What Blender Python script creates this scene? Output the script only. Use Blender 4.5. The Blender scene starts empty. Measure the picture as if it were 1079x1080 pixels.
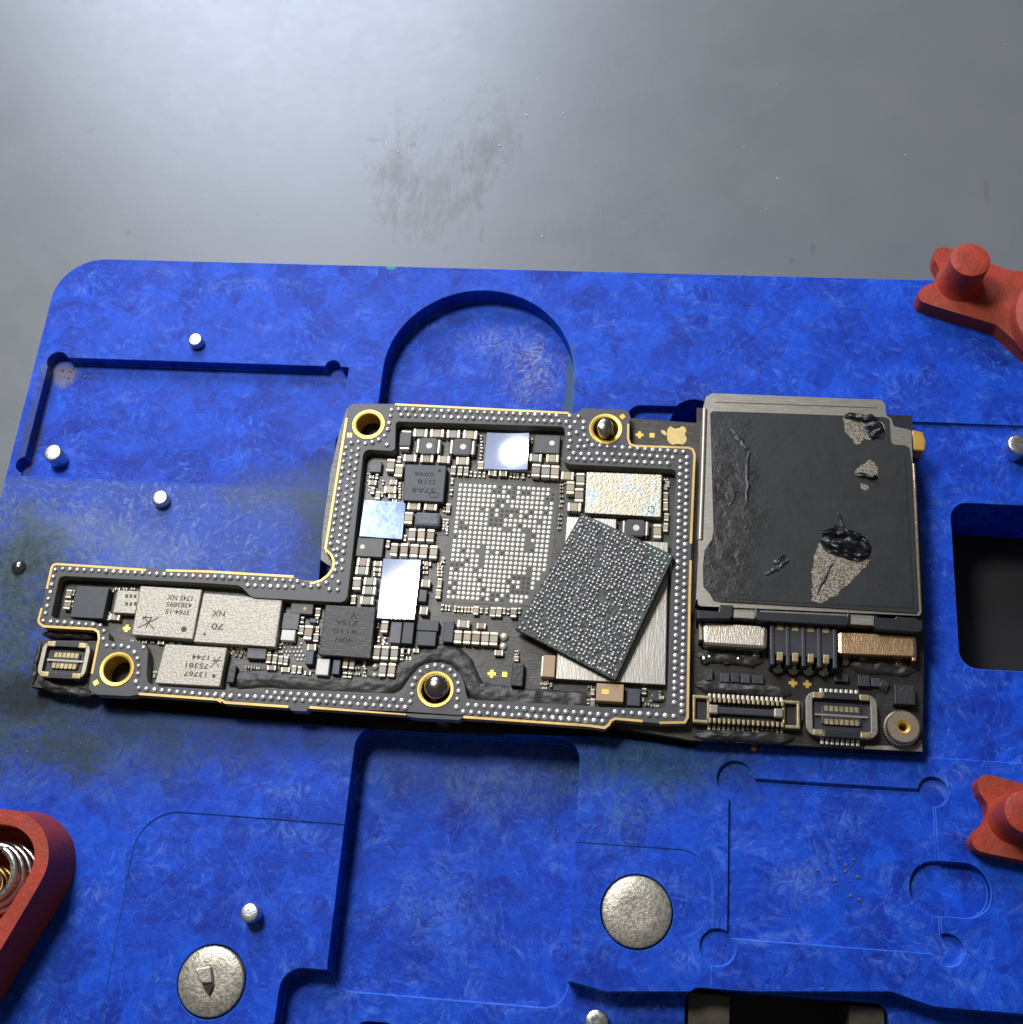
import bpy, bmesh, math, random
import numpy as np
from mathutils import Vector, Matrix
from mathutils.geometry import tessellate_polygon
random.seed(7)
SC = bpy.context.scene
COL = SC.collection
# ------------------------------------------------------------------ camera model (1 unit = 1 cm)
SC.unit_settings.scale_length = 0.01
F = 1300.0; CX, CY = 539.5, 540.0; DIST = 8.3
RX, RY, RZ = -0.38705719, 0.10500557, 0.08430071
def _rot(rx, ry, rz):
    cx, sx, cy, sy, cz, sz = math.cos(rx), math.sin(rx), math.cos(ry), math.sin(ry), math.cos(rz), math.sin(rz)
    return (np.array([[cz, -sz, 0], [sz, cz, 0], [0, 0, 1]]) @ np.array([[1, 0, 0], [0, cx, -sx], [0, sx, cx]])
            @ np.array([[cy, 0, sy], [0, 1, 0], [-sy, 0, cy]]))
MR = _rot(RX, RY, RZ)
FLIP = np.diag([1, -1, -1])
CAM = FLIP @ (-MR.T @ np.array([0, 0, DIST]))
def ray(px, py):
    return FLIP @ (MR.T @ np.array([(px - CX) / F, (py - CY) / F, 1.0]))
def U(px, py, z=0.0):
    """point at height z that the photograph shows at (px, py)"""
    d = ray(px, py); t = (z - CAM[2]) / d[2]; p = CAM + t * d
    return (float(p[0]), float(p[1]))
def UL(pts, z): return [U(x, y, z) for x, y in pts]
# magnified reading windows of the photograph: origin and scale
CR = {2: (340, 400, 5.395), 3: (520, 400, 4.905), 4: (30, 570, 4.905), 5: (220, 570, 4.905), 6: (400, 560, 4.905),
      7: (540, 540, 4.5), 8: (720, 600, 3.996), 9: (720, 390, 3.854), 10: (900, 240, 5.98), 11: (320, 740, 2.997),
      12: (600, 740, 2.2526), 13: (0, 240, 2.997), 14: (0, 780, 2.997), 15: (470, 495, 7.2), 16: (380, 280, 4.15)}
def P(c, x, y):
    o = CR[c]; return (o[0] + x / o[2], o[1] + y / o[2])
def PL(c, *pts): return [P(c, x, y) for x, y in pts]
# heights
ZT = -0.75          # table
ZP = 0.10           # lower circuit board, top face
ZF = 0.185          # raised frame, top face
ZC = 0.27           # card reader cover
# ------------------------------------------------------------------ materials
def NN(nt, t, ins=None, **attrs):
    n = nt.nodes.new(t)
    for k, v in attrs.items(): setattr(n, k, v)
    for k, v in (ins or {}).items():
        s = n.inputs[k]
        if hasattr(v, 'is_output'): nt.links.new(v, s)
        else: s.default_value = v
    return n
def rgb(c): return (c[0], c[1], c[2], 1.0)
def noise(nt, vec, scale, detail=4, rough=0.55, dist=0.0):
    return NN(nt, 'ShaderNodeTexNoise', {'Vector': vec, 'Scale': scale, 'Detail': detail, 'Roughness': rough, 'Distortion': dist}).outputs['Fac']
def mapr(nt, v, a, b, c=0.0, d=1.0):
    return NN(nt, 'ShaderNodeMapRange', {'Value': v, 'From Min': a, 'From Max': b, 'To Min': c, 'To Max': d}, clamp=True).outputs['Result']
def mixc(nt, f, a, b, mode='MIX'):
    n = nt.nodes.new('ShaderNodeMix'); n.data_type = 'RGBA'; n.blend_type = mode
    for i, v in ((0, f), (6, a), (7, b)):
        if hasattr(v, 'is_output'): nt.links.new(v, n.inputs[i])
        else: n.inputs[i].default_value = v if i == 0 else rgb(v)
    return n.outputs[2]
def mth(nt, op, a, b=0.0):
    n = nt.nodes.new('ShaderNodeMath'); n.operation = op
    for i, v in ((0, a), (1, b)):
        if hasattr(v, 'is_output'): nt.links.new(v, n.inputs[i])
        else: n.inputs[i].default_value = v
    return n.outputs[0]
def newmat(name):
    m = bpy.data.materials.new(name); m.use_nodes = True
    nt = m.node_tree
    bs = nt.nodes['Principled BSDF']
    tc = nt.nodes.new('ShaderNodeTexCoord').outputs['Object']
    return m, nt, bs, tc
def simple(name, c, rough=0.5, metal=0.0, var=0.0, scale=20.0, bump=0.0, bscale=60.0, spec=0.5, c2=None, rvar=0.0, coat=0.0, aniso=None, lo=.3, hi=.7):
    m, nt, bs, tc = newmat(name)
    bs.inputs['Metallic'].default_value = metal
    bs.inputs['Specular IOR Level'].default_value = spec
    if coat: bs.inputs['Coat Weight'].default_value = coat; bs.inputs['Coat Roughness'].default_value = .15
    v = tc
    if aniso:
        v = NN(nt, 'ShaderNodeMapping', {'Vector': tc, 'Scale': aniso}).outputs[0]
    if var or c2:
        n = noise(nt, v, scale, 5, .6)
        f = mapr(nt, n, lo, hi)
        cc = c2 or tuple(x * (1 - var) for x in c)
        nt.links.new(mixc(nt, f, c, cc), bs.inputs['Base Color'])
    else:
        bs.inputs['Base Color'].default_value = rgb(c)
    if rvar:
        nt.links.new(mapr(nt, noise(nt, v, scale * 1.7, 4), .3, .7, max(.02, rough - rvar), min(1, rough + rvar)), bs.inputs['Roughness'])
    else: bs.inputs['Roughness'].default_value = rough
    if bump:
        b = NN(nt, 'ShaderNodeBump', {'Height': noise(nt, v, bscale, 4, .6), 'Strength': min(1, bump), 'Distance': .004 * max(1, bump)})
        nt.links.new(b.outputs[0], bs.inputs['Normal'])
    return m
def dist2(nt, tc, c, sx=1.0, sy=1.0):
    """distance in the plane from point c, stretched"""
    m = NN(nt, 'ShaderNodeMapping', {'Vector': tc, 'Location': (-c[0] / sx, -c[1] / sy, 0), 'Scale': (1 / sx, 1 / sy, 0)}).outputs[0]
    return NN(nt, 'ShaderNodeVectorMath', {0: m}, operation='LENGTH').outputs['Value']
def plate_material(name='blue_composite_stone', worn=False):
    m, nt, bs, tc = newmat(name)
    def strokes(cell, seed, sx, sy, lo, hi, rough=.62):
        """pressed chips: every cell carries fibres that run its own way"""
        mp0 = NN(nt, 'ShaderNodeMapping', {'Vector': tc, 'Location': (seed, seed * 1.7, seed * .3)}).outputs[0]
        wn = NN(nt, 'ShaderNodeTexNoise', {'Vector': mp0, 'Scale': 7.0, 'Detail': 3.0})
        of = NN(nt, 'ShaderNodeVectorMath', {0: wn.outputs['Color'], 1: (.10, .10, 0)}, operation='MULTIPLY').outputs[0]
        wv = NN(nt, 'ShaderNodeVectorMath', {0: mp0, 1: of}, operation='ADD').outputs[0]
        v = NN(nt, 'ShaderNodeTexVoronoi', {'Vector': wv, 'Scale': cell})
        sep = NN(nt, 'ShaderNodeSeparateColor', {0: v.outputs['Color']})
        rot = NN(nt, 'ShaderNodeVectorRotate', {'Vector': wv, 'Angle': mth(nt, 'MULTIPLY', sep.outputs[0], 6.28)}, rotation_type='Z_AXIS').outputs[0]
        mp = NN(nt, 'ShaderNodeMapping', {'Vector': rot, 'Scale': (sx, sy, 1)}).outputs[0]
        n = noise(nt, mp, 1.0, 6, rough, .5)
        return mapr(nt, n, lo, hi), sep.outputs[1], n
    a1, r1, n1 = strokes(4.6, 1.3, 6.0, 19, .54, .74)
    a2, r2, n2 = strokes(7.5, 7.1, 9.0, 30, .55, .75)
    a3, r3, n3 = strokes(12.0, 12.4, 15.0, 48, .56, .76)
    fn = noise(nt, tc, 13, 6, .7)
    s = mth(nt, 'ADD', mth(nt, 'MULTIPLY', r1, .16), mth(nt, 'MULTIPLY', r2, .16))
    s = mth(nt, 'ADD', s, mth(nt, 'MULTIPLY', n2, .42))
    s = mth(nt, 'ADD', s, mth(nt, 'MULTIPLY', fn, .34))
    col = mixc(nt, mapr(nt, s, .34, .78), (.0012, .020, .26), (.0035, .078, .62))
    patch = mth(nt, 'POWER', mapr(nt, noise(nt, tc, 2.6, 6, .68), .36, .66), 1.6)
    st = mth(nt, 'MAXIMUM', mth(nt, 'MULTIPLY', a1, r2), mth(nt, 'MAXIMUM', mth(nt, 'MULTIPLY', a2, .8), mth(nt, 'MULTIPLY', a3, .7)))
    st = mth(nt, 'MULTIPLY', st, mth(nt, 'ADD', mth(nt, 'MULTIPLY', patch, 1.5), .08))
    col = mixc(nt, mth(nt, 'MULTIPLY', st, .8), col, (.062, .175, .66))
    dk, _, _ = strokes(6.5, 21.7, 8.0, 30, .58, .74)
    col = mixc(nt, mth(nt, 'MULTIPLY', dk, .5), col, (.0022, .012, .16))
    sc1 = mapr(nt, noise(nt, NN(nt, 'ShaderNodeMapping', {'Vector': tc, 'Rotation': (0, 0, .15), 'Scale': (6, 95, 1)}).outputs[0], 1, 3, .6), .69, .75)
    sc2 = mapr(nt, noise(nt, NN(nt, 'ShaderNodeMapping', {'Vector': tc, 'Rotation': (0, 0, 1.1), 'Scale': (6, 110, 1)}).outputs[0], 1, 3, .6), .69, .75)
    scr = mth(nt, 'MULTIPLY', mth(nt, 'MAXIMUM', sc1, sc2), .25)
    col = mixc(nt, scr, col, (.14, .20, .48))
    scuff = mth(nt, 'MULTIPLY', mapr(nt, noise(nt, NN(nt, 'ShaderNodeMapping', {'Vector': tc, 'Rotation': (0, 0, .6), 'Scale': (2.2, 4.6, 1), 'Location': (2.7, 9.1, 0)}).outputs[0], 1.0, 6, .72, .8), .52, .70), mapr(nt, n2, .40, .62))
    col = mixc(nt, mth(nt, 'MULTIPLY', scuff, .55), col, (.11, .21, .62))
    # worn, scraped, greyish area where boards get pushed in, greenish flux stains
    big = noise(nt, tc, 2.6, 7, .75)
    fine = mth(nt, 'ADD', mth(nt, 'MULTIPLY', n2, .5), mth(nt, 'MULTIPLY', noise(nt, tc, 20, 6, .8, .6), .5))
    rag = mth(nt, 'ADD', mth(nt, 'MULTIPLY', big, .55), mth(nt, 'MULTIPLY', fine, .45))
    def stain(cpx, z, sx, sy, strength, color, soft=.55):
        nonlocal col
        d = dist2(nt, tc, U(cpx[0], cpx[1], z), sx, sy)
        a = mth(nt, 'SUBTRACT', mth(nt, 'ADD', mth(nt, 'MULTIPLY', mth(nt, 'SUBTRACT', rag, .5), 4.5), 1.0), d)
        a = mapr(nt, a, -.25, -.25 + soft * 1.9, 0, strength)
        col = mixc(nt, a, col, color)
    # scraped lip between the left pocket and the board: starts at the pocket's edge
    sepx = NN(nt, 'ShaderNodeSeparateXYZ', {0: tc})
    lip = mth(nt, 'MULTIPLY', mapr(nt, sepx.outputs[1], U(170, 508)[1] - .006, U(170, 508)[1] - .03), mapr(nt, sepx.outputs[0], U(345, 560)[0] + .35, U(345, 560)[0] - .5))
    lip = mth(nt, 'MULTIPLY', lip, mapr(nt, sepx.outputs[1], U(170, 720)[1], U(170, 640)[1]))
    col = mixc(nt, mth(nt, 'MULTIPLY', lip, mapr(nt, rag, .36, .58, .25, .62)), col, (.065, .115, .33))
    frz = mth(nt, 'MAXIMUM', a3, a2)
    col = mixc(nt, mth(nt, 'MULTIPLY', mth(nt, 'MULTIPLY', lip, frz), .75), col, (.26, .31, .47))
    stain((65, 560), 0, .42, .22, .5, (.20, .25, .38), .5)
    stain((150, 575), 0, .5, .2, .3, (.16, .22, .40), .5)
    stain((25, 600), 0, .62, .5, .85, mixc(nt, mapr(nt, n2, .38, .62), (.016, .032, .036), (.085, .125, .15)), .6)
    frk0 = mapr(nt, mth(nt, 'ADD', mth(nt, 'MULTIPLY', n2, .5), mth(nt, 'MULTIPLY', noise(nt, tc, 17, 6, .8, .8), .5)), .38, .62)
    stain((60, 760), 0, 1.25, .50, .88, mixc(nt, frk0, (.010, .022, .020), (.060, .092, .090)), .6)
    stain((10, 670), 0, .35, .9, .85, mixc(nt, frk0, (.012, .024, .024), (.060, .09, .092)), .5)
    stain((190, 765), 0, 1.5, .25, .55, (.030, .065, .14), .6)
    stain((70, 790), 0, .30, .18, .6, (.022, .036, .030), .5)
    stain((22, 735), 0, .22, .16, .85, (.008, .011, .010), .4)
    stain((348, 545), 0, .28, .50, .8, (.042, .056, .052), .5)
    stain((300, 520), 0, .6, .22, .55, (.075, .10, .14), .5)
    stain((690, 805), 0, .75, .27, .8, mixc(nt, frk0, (.003, .022, .030), (.03, .09, .13)), .5)
    frk = mth(nt, 'MAXIMUM', n3, a3)
    for cp, zz, sx, sy, sg, cc in (((562, 395), -.155, .22, .30, .75, (.30, .35, .50)), ((530, 362), -.155, .34, .14, .55, (.22, .28, .48)), ((838, 930), -.03, .22, .14, .7, (.16, .25, .52)), ((505, 822), -.2, .55, .22, .6, (.17, .23, .42)), ((455, 960), -.2, .45, .3, .45, (.09, .18, .55)), ((150, 600), 0, .5, .25, .55, (.18, .24, .42)), ((660, 850), 0, .3, .25, .5, (.07, .16, .36))):
        d = dist2(nt, tc, U(cp[0], cp[1], zz), sx, sy)
        a = mapr(nt, mth(nt, 'SUBTRACT', mth(nt, 'ADD', mth(nt, 'MULTIPLY', mth(nt, 'SUBTRACT', rag, .5), 5), .9), d), -.3, .8, 0, sg)
        col = mixc(nt, mth(nt, 'MULTIPLY', a, mapr(nt, frk, .42, .66, .08, 1)), col, cc)
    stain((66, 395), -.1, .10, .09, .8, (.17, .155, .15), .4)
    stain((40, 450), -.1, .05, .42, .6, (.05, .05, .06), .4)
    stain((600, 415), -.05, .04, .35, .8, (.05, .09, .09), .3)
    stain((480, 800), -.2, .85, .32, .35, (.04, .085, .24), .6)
    stain((412, 282), 0, .030, .018, 1.0, (.015, .30, .17), .15)
    # dark grime specks
    sp = mapr(nt, noise(nt, tc, 38, 3, .5), .735, .76, 0, .55)
    col = mixc(nt, sp, col, (.006, .012, .05))
    wsp = mapr(nt, noise(nt, NN(nt, 'ShaderNodeMapping', {'Vector': tc, 'Location': (5, 9, 2)}).outputs[0], 48, 2, .5), .765, .785, 0, .55)
    col = mixc(nt, wsp, col, (.4, .45, .6))
    if worn: col = mixc(nt, mapr(nt, noise(nt, tc, 7, 5, .7), .3, .66, .1, .7), col, (.04, .18, .62))
    nt.links.new(col, bs.inputs['Base Color'])
    nt.links.new(mapr(nt, rag, .3, .7, .46, .68), bs.inputs['Roughness'])
    bs.inputs['Specular IOR Level'].default_value = .2
    h = mth(nt, 'ADD', mth(nt, 'MULTIPLY', n3, .35), mth(nt, 'MULTIPLY', fn, .45))
    h = mth(nt, 'ADD', h, mth(nt, 'MULTIPLY', n1, .3))
    h = mth(nt, 'SUBTRACT', h, mth(nt, 'MULTIPLY', scr, .8))
    b = NN(nt, 'ShaderNodeBump', {'Height': h, 'Strength': .22, 'Distance': .03})
    nt.links.new(b.outputs[0], bs.inputs['Normal'])
    return m
def table_material():
    m, nt, bs, tc = newmat('grey_satin_table')
    n = noise(nt, tc, 1.2, 4, .5)
    col = mixc(nt, mapr(nt, n, .3, .7), (.140, .150, .155), (.158, .166, .168))
    rag = mth(nt, 'ADD', mth(nt, 'MULTIPLY', noise(nt, tc, 2.4, 6, .72, .5), .6), mth(nt, 'MULTIPLY', noise(nt, tc, 9, 5, .7), .4))
    smp = NN(nt, 'ShaderNodeMapping', {'Vector': tc, 'Rotation': (0, 0, -.45), 'Scale': (3.4, 1.1, 1)}).outputs[0]
    sm = noise(nt, smp, 2.6, 7, .75, .7)
    for (c, sx, sy, st, cc) in (((418, 178), .22, .55, .95, (.07, .066, .052)), ((460, 195), .40, .55, .70, (.085, .082, .07)), ((515, 155), .26, .60, .78, (.08, .077, .064)),
                                ((450, 230), .5, .25, .6, (.09, .088, .076)), ((600, 248), .5, .22, .3, (.11, .115, .09)), ((433, 153), .075, .03, 1.0, (.022, .02, .015)), ((398, 148), .2, .045, .85, (.07, .068, .056)),
                                ((95, 138), .07, .05, .5, (.09, .09, .08)), ((135, 246), .06, .04, .7, (.06, .06, .055)), ((857, 262), .03, .10, .5, (.07, .07, .07)), ((1040, 200), .025, .15, .4, (.075, .075, .075)), ((835, 275), .05, .04, .5, (.07, .07, .07))):
        d = dist2(nt, tc, U(c[0], c[1], ZT), sx, sy)
        a = mapr(nt, mth(nt, 'SUBTRACT', mth(nt, 'ADD', mth(nt, 'MULTIPLY', mth(nt, 'SUBTRACT', mth(nt, 'ADD', mth(nt, 'MULTIPLY', rag, .35), mth(nt, 'MULTIPLY', sm, .65)), .5), 6.5), .8), d), -.2, 1.0, 0, st)
        col = mixc(nt, a, col, cc)
    sp = mapr(nt, noise(nt, tc, 8, 2, .5), .765, .80, 0, .3)
    col = mixc(nt, sp, col, (.09, .09, .085))
    wsp = mapr(nt, noise(nt, NN(nt, 'ShaderNodeMapping', {'Vector': tc, 'Location': (3, 1, 8)}).outputs[0], 11, 2, .5), .79, .82, 0, .4)
    col = mixc(nt, wsp, col, (.42, .44, .45))
    nt.links.new(col, bs.inputs['Base Color'])
    nt.links.new(mapr(nt, rag, .3, .75, .29, .38), bs.inputs['Roughness'])
    bs.inputs['Specular IOR Level'].default_value = .5
    b = NN(nt, 'ShaderNodeBump', {'Height': noise(nt, tc, 30, 3, .5), 'Strength': .05, 'Distance': .01})
    nt.links.new(b.outputs[0], bs.inputs['Normal'])
    return m
def sticker_material():
    m, nt, bs, tc = newmat('black_graphite_sticker')
    n = noise(nt, tc, 7, 6, .65, .6)
    col = mixc(nt, mapr(nt, n, .35, .7), (.0065, .007, .0065), (.011, .0118, .011))
    # peeled, glossier left edge
    d = dist2(nt, tc, U(765, 545, ZC), .22, .75)
    a = mapr(nt, mth(nt, 'SUBTRACT', mth(nt, 'ADD', mth(nt, 'MULTIPLY', noise(nt, tc, 5, 6, .7), 1.6), .25), d), -.1, .5)
    col = mixc(nt, a, col, mixc(nt, mapr(nt, noise(nt, tc, 40, 5, .7), .4, .7), (.002, .002, .002), (.018, .017, .014)))
    sp = mapr(nt, noise(nt, tc, 30, 2), .755, .78, 0, .5)
    col = mixc(nt, sp, col, (.09, .085, .07))
    nt.links.new(col, bs.inputs['Base Color'])
    nt.links.new(mth(nt, 'SUBTRACT', mapr(nt, n, .3, .7, .5, .62), mth(nt, 'MULTIPLY', a, .2)), bs.inputs['Roughness'])
    fine = noise(nt, tc, 16, 6, .7, .8); wr = noise(nt, tc, 4, 5, .6, .2)
    h = mth(nt, 'ADD', mth(nt, 'MULTIPLY', wr, .22), mth(nt, 'MULTIPLY', mth(nt, 'MULTIPLY', fine, a), .3))
    b = NN(nt, 'ShaderNodeBump', {'Height': h, 'Strength': .6, 'Distance': .03})
    nt.links.new(b.outputs[0], bs.inputs['Normal'])
    return m
def tinned_material():
    m, nt, bs, tc = newmat('tinned_rough_metal')
    n = noise(nt, tc, 6, 4)
    col = mixc(nt, mapr(nt, n, .35, .65), (.46, .44, .36), (.45, .39, .26))
    col = mixc(nt, mapr(nt, noise(nt, tc, 9, 3), .5, .7), col, (.38, .44, .44))
    nt.links.new(col, bs.inputs['Base Color']); bs.inputs['Metallic'].default_value = .85
    bs.inputs['Roughness'].default_value = .42
    b = NN(nt, 'ShaderNodeBump', {'Height': noise(nt, NN(nt, 'ShaderNodeMapping', {'Vector': tc, 'Scale': (1, 1.3, 1)}).outputs[0], 58, 4, .6), 'Strength': .6, 'Distance': .010})
    nt.links.new(b.outputs[0], bs.inputs['Normal'])
    return m
def speckle(name, c, lo=.55, rough=.5, metal=.55, scale=75):
    m, nt, bs, tc = newmat(name)
    n = noise(nt, tc, scale, 3, .6)
    c2 = tuple(x * lo for x in c)
    col = mixc(nt, mapr(nt, n, .38, .6), c2, c)
    col = mixc(nt, mapr(nt, noise(nt, tc, 5, 3), .3, .7, 0, .35), col, tuple(x * .75 for x in c))
    nt.links.new(col, bs.inputs['Base Color']); bs.inputs['Metallic'].default_value = metal; bs.inputs['Roughness'].default_value = rough
    b = NN(nt, 'ShaderNodeBump', {'Height': n, 'Strength': .5, 'Distance': .006})
    nt.links.new(b.outputs[0], bs.inputs['Normal'])
    return m
def board_material():
    m, nt, bs, tc = newmat('dark_solder_mask')
    n = noise(nt, tc, 8, 5)
    col = mixc(nt, mapr(nt, n, .3, .7), (.028, .0255, .020), (.050, .045, .035))
    w = NN(nt, 'ShaderNodeMapping', {'Vector': tc, 'Rotation': (0, 0, .785), 'Scale': (9, 60, 1)}).outputs[0]
    tr = mapr(nt, noise(nt, w, 1.0, 2), .56, .6, 0, .5)
    col = mixc(nt, tr, col, (.075, .068, .052))
    dots = mapr(nt, NN(nt, 'ShaderNodeTexVoronoi', {'Vector': tc, 'Scale': 26.0}).outputs['Distance'], .13, .2, .5, 0)
    col = mixc(nt, dots, col, (.10, .09, .065))
    sx = NN(nt, 'ShaderNodeSeparateXYZ', {0: tc}).outputs[0]
    blk = mth(nt, 'MAXIMUM', mapr(nt, sx, U(727, 700)[0], U(734, 700)[0]), mapr(nt, sx, U(106, 700)[0], U(98, 700)[0]))
    col = mixc(nt, mth(nt, 'MULTIPLY', blk, .85), col, mixc(nt, mapr(nt, n, .3, .7), (.006, .006, .005), (.017, .015, .012)))
    nt.links.new(col, bs.inputs['Base Color'])
    bs.inputs['Roughness'].default_value = .4
    b = NN(nt, 'ShaderNodeBump', {'Height': mth(nt, 'ADD', tr, n), 'Strength': .3, 'Distance': .006})
    nt.links.new(b.outputs[0], bs.inputs['Normal'])
    return m
def red_material():
    m, nt, bs, tc = newmat('red_moulded_plastic')
    n = noise(nt, tc, 3.2, 6, .7, .4); f = noise(nt, tc, 26, 5, .75)
    col = mixc(nt, mapr(nt, n, .36, .68), (.42, .048, .024), (.27, .034, .018))
    gr = mapr(nt, mth(nt, 'ADD', mth(nt, 'MULTIPLY', noise(nt, tc, 2.1, 4, .6), .55), mth(nt, 'MULTIPLY', f, .45)), .50, .62, 0, .6)
    col = mixc(nt, gr, col, (.19, .055, .028))
    chips = mapr(nt, noise(nt, tc, 34, 3, .6), .70, .74, 0, .6)
    col = mixc(nt, chips, col, (.50, .16, .11))
    pits = mapr(nt, noise(nt, NN(nt, 'ShaderNodeMapping', {'Vector': tc, 'Location': (4, 4, 4)}).outputs[0], 30, 3, .6), .70, .75, 0, .7)
    col = mixc(nt, pits, col, (.06, .016, .012))
    nt.links.new(col, bs.inputs['Base Color'])
    nt.links.new(mapr(nt, f, .3, .7, .38, .62), bs.inputs['Roughness']); bs.inputs['Specular IOR Level'].default_value = .28
    b = NN(nt, 'ShaderNodeBump', {'Height': mth(nt, 'ADD', mth(nt, 'MULTIPLY', f, .6), noise(nt, tc, 7, 5, .6)), 'Strength': .35, 'Distance': .03})
    nt.links.new(b.outputs[0], bs.inputs['Normal'])
    return m
M = {
 'plate': plate_material(), 'plate_edge': plate_material('blue_composite_worn_edge', True), 'table': table_material(), 'sticker': sticker_material(), 'tinned': tinned_material(), 'pcb': board_material(),
 'shade_black': simple('black_shade_fill', (.006, .006, .0065), .6, var=.4),  # black standing in for shade in the holes and under the board
 'steel': simple('pin_steel', (.72, .72, .74), .28, 1, rvar=.08, scale=30, bump=.1),
 'pinwhite': simple('pin_satin_steel', (.66, .66, .68), .4, 1, var=.3, scale=16, bump=.5),
 'darksteel': simple('dark_polished_steel', (.34, .32, .30), .2, 1, var=.25, scale=20),
 'magnet': speckle('nickel_magnet', (.52, .48, .40), .45, .42, .7, 60),
 'red': red_material(),
 'frame': simple('grey_frame_laminate', (.056, .057, .060), .5, 0, var=.18, scale=9, bump=.08, bscale=90),
 'frameside': simple('laminate_edge', (.21, .205, .14), .6, 0, c2=(.14, .14, .10), scale=14),
 'gold': simple('gold_plating', (.80, .56, .14), .42, .7, c2=(.64, .42, .09), scale=12, rvar=.06),
 'palegold': simple('worn_gold', (.46, .37, .20), .45, .75, c2=(.26, .20, .10), scale=30, bump=.25),
 'goldedge': simple('gold_edge_plating', (.66, .45, .16), .5, .6, c2=(.48, .31, .10), scale=7),
 'solder': simple('solder', (.70, .67, .65), .36, .62, var=.15, scale=40),
 'pad': simple('tinned_pad', (.92, .87, .70), .45, .35, c2=(.80, .75, .62), scale=6),
 'paddark': simple('burnt_pad', (.022, .015, .011), .5, .2),
 'capA': simple('capacitor_ceramic_tan', (.44, .37, .25), .45, c2=(.34, .28, .18), scale=3),
 'capB': simple('capacitor_ceramic_brown', (.30, .235, .16), .45, c2=(.22, .165, .11), scale=3),
 'capC': simple('capacitor_ceramic_grey', (.32, .30, .24), .45, c2=(.23, .215, .18), scale=3),
 'capD': simple('component_dark', (.05, .047, .045), .5),
 'tin': simple('tin_terminal', (.82, .78, .64), .42, .55, c2=(.62, .58, .47), scale=2.2, bump=.3, bscale=8),
 'ic': simple('chip_resin_slate', (.040, .044, .055), .5, c2=(.028, .031, .039), scale=25, bump=.12, bscale=80),
 'ic_black': simple('chip_resin_black', (.018, .0185, .0195), .48, c2=(.05, .05, .05), scale=42, bump=.8, bscale=42, lo=.55, hi=.8),
 'ic_grey': simple('chip_resin_grey', (.082, .080, .076), .5, c2=(.06, .058, .056), scale=25),
 'ic_lilac': simple('chip_lilac_grey', (.15, .14, .155), .55, c2=(.10, .095, .105), scale=30, bump=.3),
 'ic_speck': speckle('inductor_speckled', (.17, .175, .185), .5, .6, 0, 60),
 'ic_blue': simple('component_slate_blue', (.03, .055, .085), .45, var=.3),
 'white': simple('white_ceramic', (.68, .66, .60), .5, var=.1),
 'mirror': simple('mirror_die', (.60, .68, .86), .10, .4, c2=(.50, .56, .80), scale=5, bump=.06, bscale=12),  # lamp halo painted into the lavender base colour
 'mirrorblue': simple('blue_die', (.075, .115, .22), .25, .5, c2=(.20, .27, .42), scale=11, bump=.25, bscale=14),
 'shield': speckle('shield_sputtered', (.50, .465, .39), .60, .55, .45, 80),
 'bare': simple('bare_silver_plate', (.37, .355, .32), .38, .9, c2=(.42, .40, .37), scale=4, aniso=(30, 3, 1), bump=.3, bscale=4),
 'cover': simple('cover_steel', (.36, .335, .285), .45, .85, c2=(.26, .24, .20), scale=3, aniso=(3, 30, 1), bump=.3, bscale=4),
 'postmetal': simple('screw_post_metal', (.56, .46, .34), .38, .95, c2=(.42, .33, .23), scale=14, bump=.3),
 'emblem': simple('emblem_gold', (.66, .50, .20), .45, .6, c2=(.50, .37, .14), scale=18),
 'bronze': simple('bronze_steel', (.62, .42, .24), .36, .95, c2=(.50, .33, .18), scale=3, aniso=(30, 4, 1), bump=.4, bscale=5),
 'silverblock': simple('spring_steel', (.62, .57, .49), .36, .95, c2=(.52, .47, .39), scale=3, aniso=(30, 4, 1), bump=.4, bscale=5),
 'torn': speckle('torn_metal', (.36, .31, .24), .16, .5, .6, 85),
 'plastic': simple('black_plastic', (.013, .0135, .018), .42, 0, var=.3, scale=12),
 'plasticg': simple('grey_connector_plastic', (.030, .031, .040), .45, 0, var=.25, scale=12),
 'epoxy': simple('black_epoxy', (.020, .019, .018), .5, 0, c2=(.036, .034, .031), scale=14, bump=2.2, bscale=13),
 'brown': simple('tantalum_brown', (.43, .28, .17), .5, 0, c2=(.36, .23, .135), scale=4),
 'amber': simple('amber_plastic', (.50, .30, .055), .4, 0, c2=(.30, .16, .03), scale=6),
 'green': simple('green_laminate', (.020, .075, .046), .4, 0, c2=(.014, .05, .033), scale=6),
 'chipface': simple('chip_underside', (.055, .068, .064), .42, 0, c2=(.004, .005, .005), scale=50, bump=1.6, bscale=50, lo=.42, hi=.56),
 'mark': simple('laser_marking', (.085, .070, .052), .7),
 'markdark': simple('laser_marking_dark', (.015, .016, .018), .7),
 'brass': simple('brass_wire', (.45, .26, .10), .3, 1, var=.3, scale=8),
 'pcbpale': simple('bare_laminate', (.23, .22, .19), .5, 0, var=.3),
 'copper': simple('copper_bead', (.62, .26, .12), .4, .7),
 'wear': simple('grey_dust', (.14, .15, .16), .8, var=.4),
 'beige': simple('dirty_beige_plastic', (.085, .07, .05), .7, 0, c2=(.04, .034, .025), scale=8, bump=.6),
}
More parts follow.
